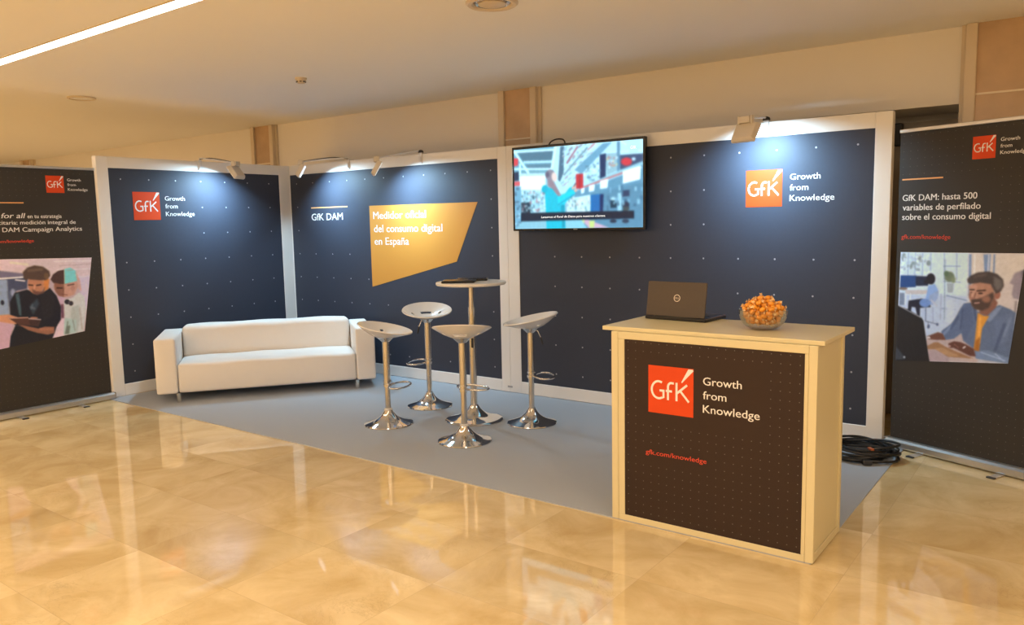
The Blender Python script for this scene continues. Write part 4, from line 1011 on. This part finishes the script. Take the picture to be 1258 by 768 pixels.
M_PRINT = print_material('photo_print', 0.5)
WBR = (0.95, 0.82, 0.68)      # light on the right banner when the print colours were read
WBL = (0.88, 0.70, 0.52)
def headline(t, name, m, lines, y=-0.003):
    for txt, x, z, cap, w, wt, sh, right in lines:
        o = lettering(t, name, m, txt, x, z, cap, w, y, bold=wt, shear=sh, right=right)
    return o
def right_banner():
    t = thing('roll_up_banner', 'roll-up banner at the right with a bearded man in a blue shirt', 'banner', (7.0, -0.012, 0), math.radians(-22.45), group='roll-up banners')
    x0, w, zt = -0.078, 0.955, 2.315
    banner_common(t, x0, w, zt, [x0 + 0.028 + 0.053 * k for k in range(18)],
                  lambda x, z: z < 1.49 and z > 0.58 and x < 0.84 or (0.40 < x and 2.06 < z < 2.26) or (x < 0.62 and 1.52 < z < 2.0), (0.185, 0.745))
    logo_parts(t, 0.440, 2.088, 0.148, -0.0018)
    add('rule_line', MB().box(-0.053, 0.247, -0.003, -0.0012, 1.976, 1.986).mesh(), M_LINE, t)
    headline(t, 'headline_word', M_LETTER, (('GfK DAM: hasta 500', -0.045, 1.828, 0.043, 0.530, 0.04, 0, None), ('variables de perfilado', -0.042, 1.760, 0.043, 0.552, 0.04, 0, None), ('sobre el consumo digital', -0.043, 1.692, 0.043, 0.621, 0.04, 0, None)))
    o = headline(t, 'web_address', M_URL, (('gfk.com/knowledge', -0.044, 1.556, 0.030, 0.360, 0.0, 0, None),)); tag(o, 'coral web address')
    me = picture_mesh([(35, 25), (828, 28), (712, 728), (20, 738)], [(-0.045, 1.459), (0.811, 1.469), (0.734, 0.745), (-0.055, 0.655)], 200, 180, right_photo(), (190, 186, 190), -0.0032, WBR, grain=0.012, blur=2)
    o = add('photograph', me, M_PRINT, t); tag(o, 'photograph of a bearded man at a desk')
def left_banner():
    t = thing('roll_up_banner', 'roll-up banner at the left edge with two people reading a tablet', 'banner', (0.002, -2.40, 0), math.pi / 2, group='roll-up banners')
    x0, w, zt = -1.035, 1.050, 2.333
    banner_common(t, x0, w, zt, [x0 + 0.03 + 0.0585 * k for k in range(18)],
                  lambda x, z: z < 1.50 and z > 0.62 and x < -0.08 or (x > -0.48 and 2.07 < z < 2.28) or (x < -0.1 and 1.6 < z < 2.03), (-0.870, -0.315))
    logo_parts(t, -0.447, 2.104, 0.163, -0.0018)
    add('rule_line', MB().box(-1.0, -0.658, -0.003, -0.0012, 2.001, 2.011).mesh(), M_LINE, t)
    headline(t, 'headline_word', M_LETTER, (('for all', 0, 1.864, 0.046, 0.205, 0.04, 0.22, -0.652), ('en tu estrategia', 0, 1.863, 0.036, 0.305, 0.035, 0, -0.330), ('publicitaria: medición integral de', 0, 1.805, 0.036, 0.800, 0.035, 0, -0.203), ('GfK DAM Campaign Analytics', 0, 1.737, 0.041, 0.845, 0.035, 0, -0.148)))
    o = headline(t, 'web_address', M_URL, (('gfk.com/knowledge', 0, 1.637, 0.028, 0.405, 0.035, 0, -0.598),)); tag(o, 'coral web address')
    me = picture_mesh([(-90, 62), (665, 38), (622, 570), (-90, 725)], [(-1.025, 1.492), (-0.077, 1.466), (-0.202, 0.735), (-1.025, 0.655)], 200, 180, left_photo(), (190, 160, 160), -0.0032, WBL, grain=0.012, blur=2)
    o = add('photograph', me, M_PRINT, t); tag(o, 'photograph of two people reading a tablet')
right_banner(); left_banner()

# ------------------------------------------------------------------ coil of cables
def cable_coil():
    t = thing('cable_coil', 'coiled black cables lying on the carpet behind the counter by the panel end', 'cable', (6.795, -0.375, ZK))
    rnd = random.Random(3); m = MB()
    for k in range(13):
        rx = 0.225 + rnd.uniform(-0.07, 0.045); ry = 0.225 + rnd.uniform(-0.07, 0.04); zc = 0.012 + 0.0075 * k
        ox, oy = rnd.uniform(-0.025, 0.02), rnd.uniform(-0.02, 0.02); ph = rnd.uniform(0, 6)
        pts = []
        for i in range(44):
            a = 2 * math.pi * i / 44
            wob = 1 + 0.05 * math.sin(2 * a + ph) + 0.03 * math.sin(5 * a + ph)
            pts.append((ox + rx * wob * math.cos(a), oy + ry * wob * math.sin(a), max(0.010, zc * (0.75 + 0.35 * math.sin(a * 1 + ph)))))
        m.tube(pts, 0.0085, 8, closed=True)
    add('loops', m.mesh(), M_CABLE, t, smooth=True)
    lead = [(0.10, -0.22, 0.06), (0.23, -0.10, 0.055), (0.27, 0.03, 0.04), (0.21, 0.16, 0.03), (0.12, 0.25, 0.02), (0.09, 0.305, 0.012)]
    add('lead', MB().tube(smooth_path(lead, 6), 0.008, 8).mesh(), M_CABLE, t, smooth=True)
    add('plug', MB().box(-0.013, 0.013, -0.026, 0.026, -0.010, 0.010, bev=0.004, M=Matrix.Translation((0.115, -0.165, 0.100)) @ Matrix.Rotation(0.7, 4, 'Z')).mesh(), M_PLUG, t)
    add('connector', MB().box(-0.03, 0.03, -0.018, 0.018, 0, 0.032, bev=0.006, M=Matrix.Translation((0.110, -0.235, 0.006)) @ Matrix.Rotation(0.5, 4, 'Z')).mesh(), M_DARKPL, t)
cable_coil()
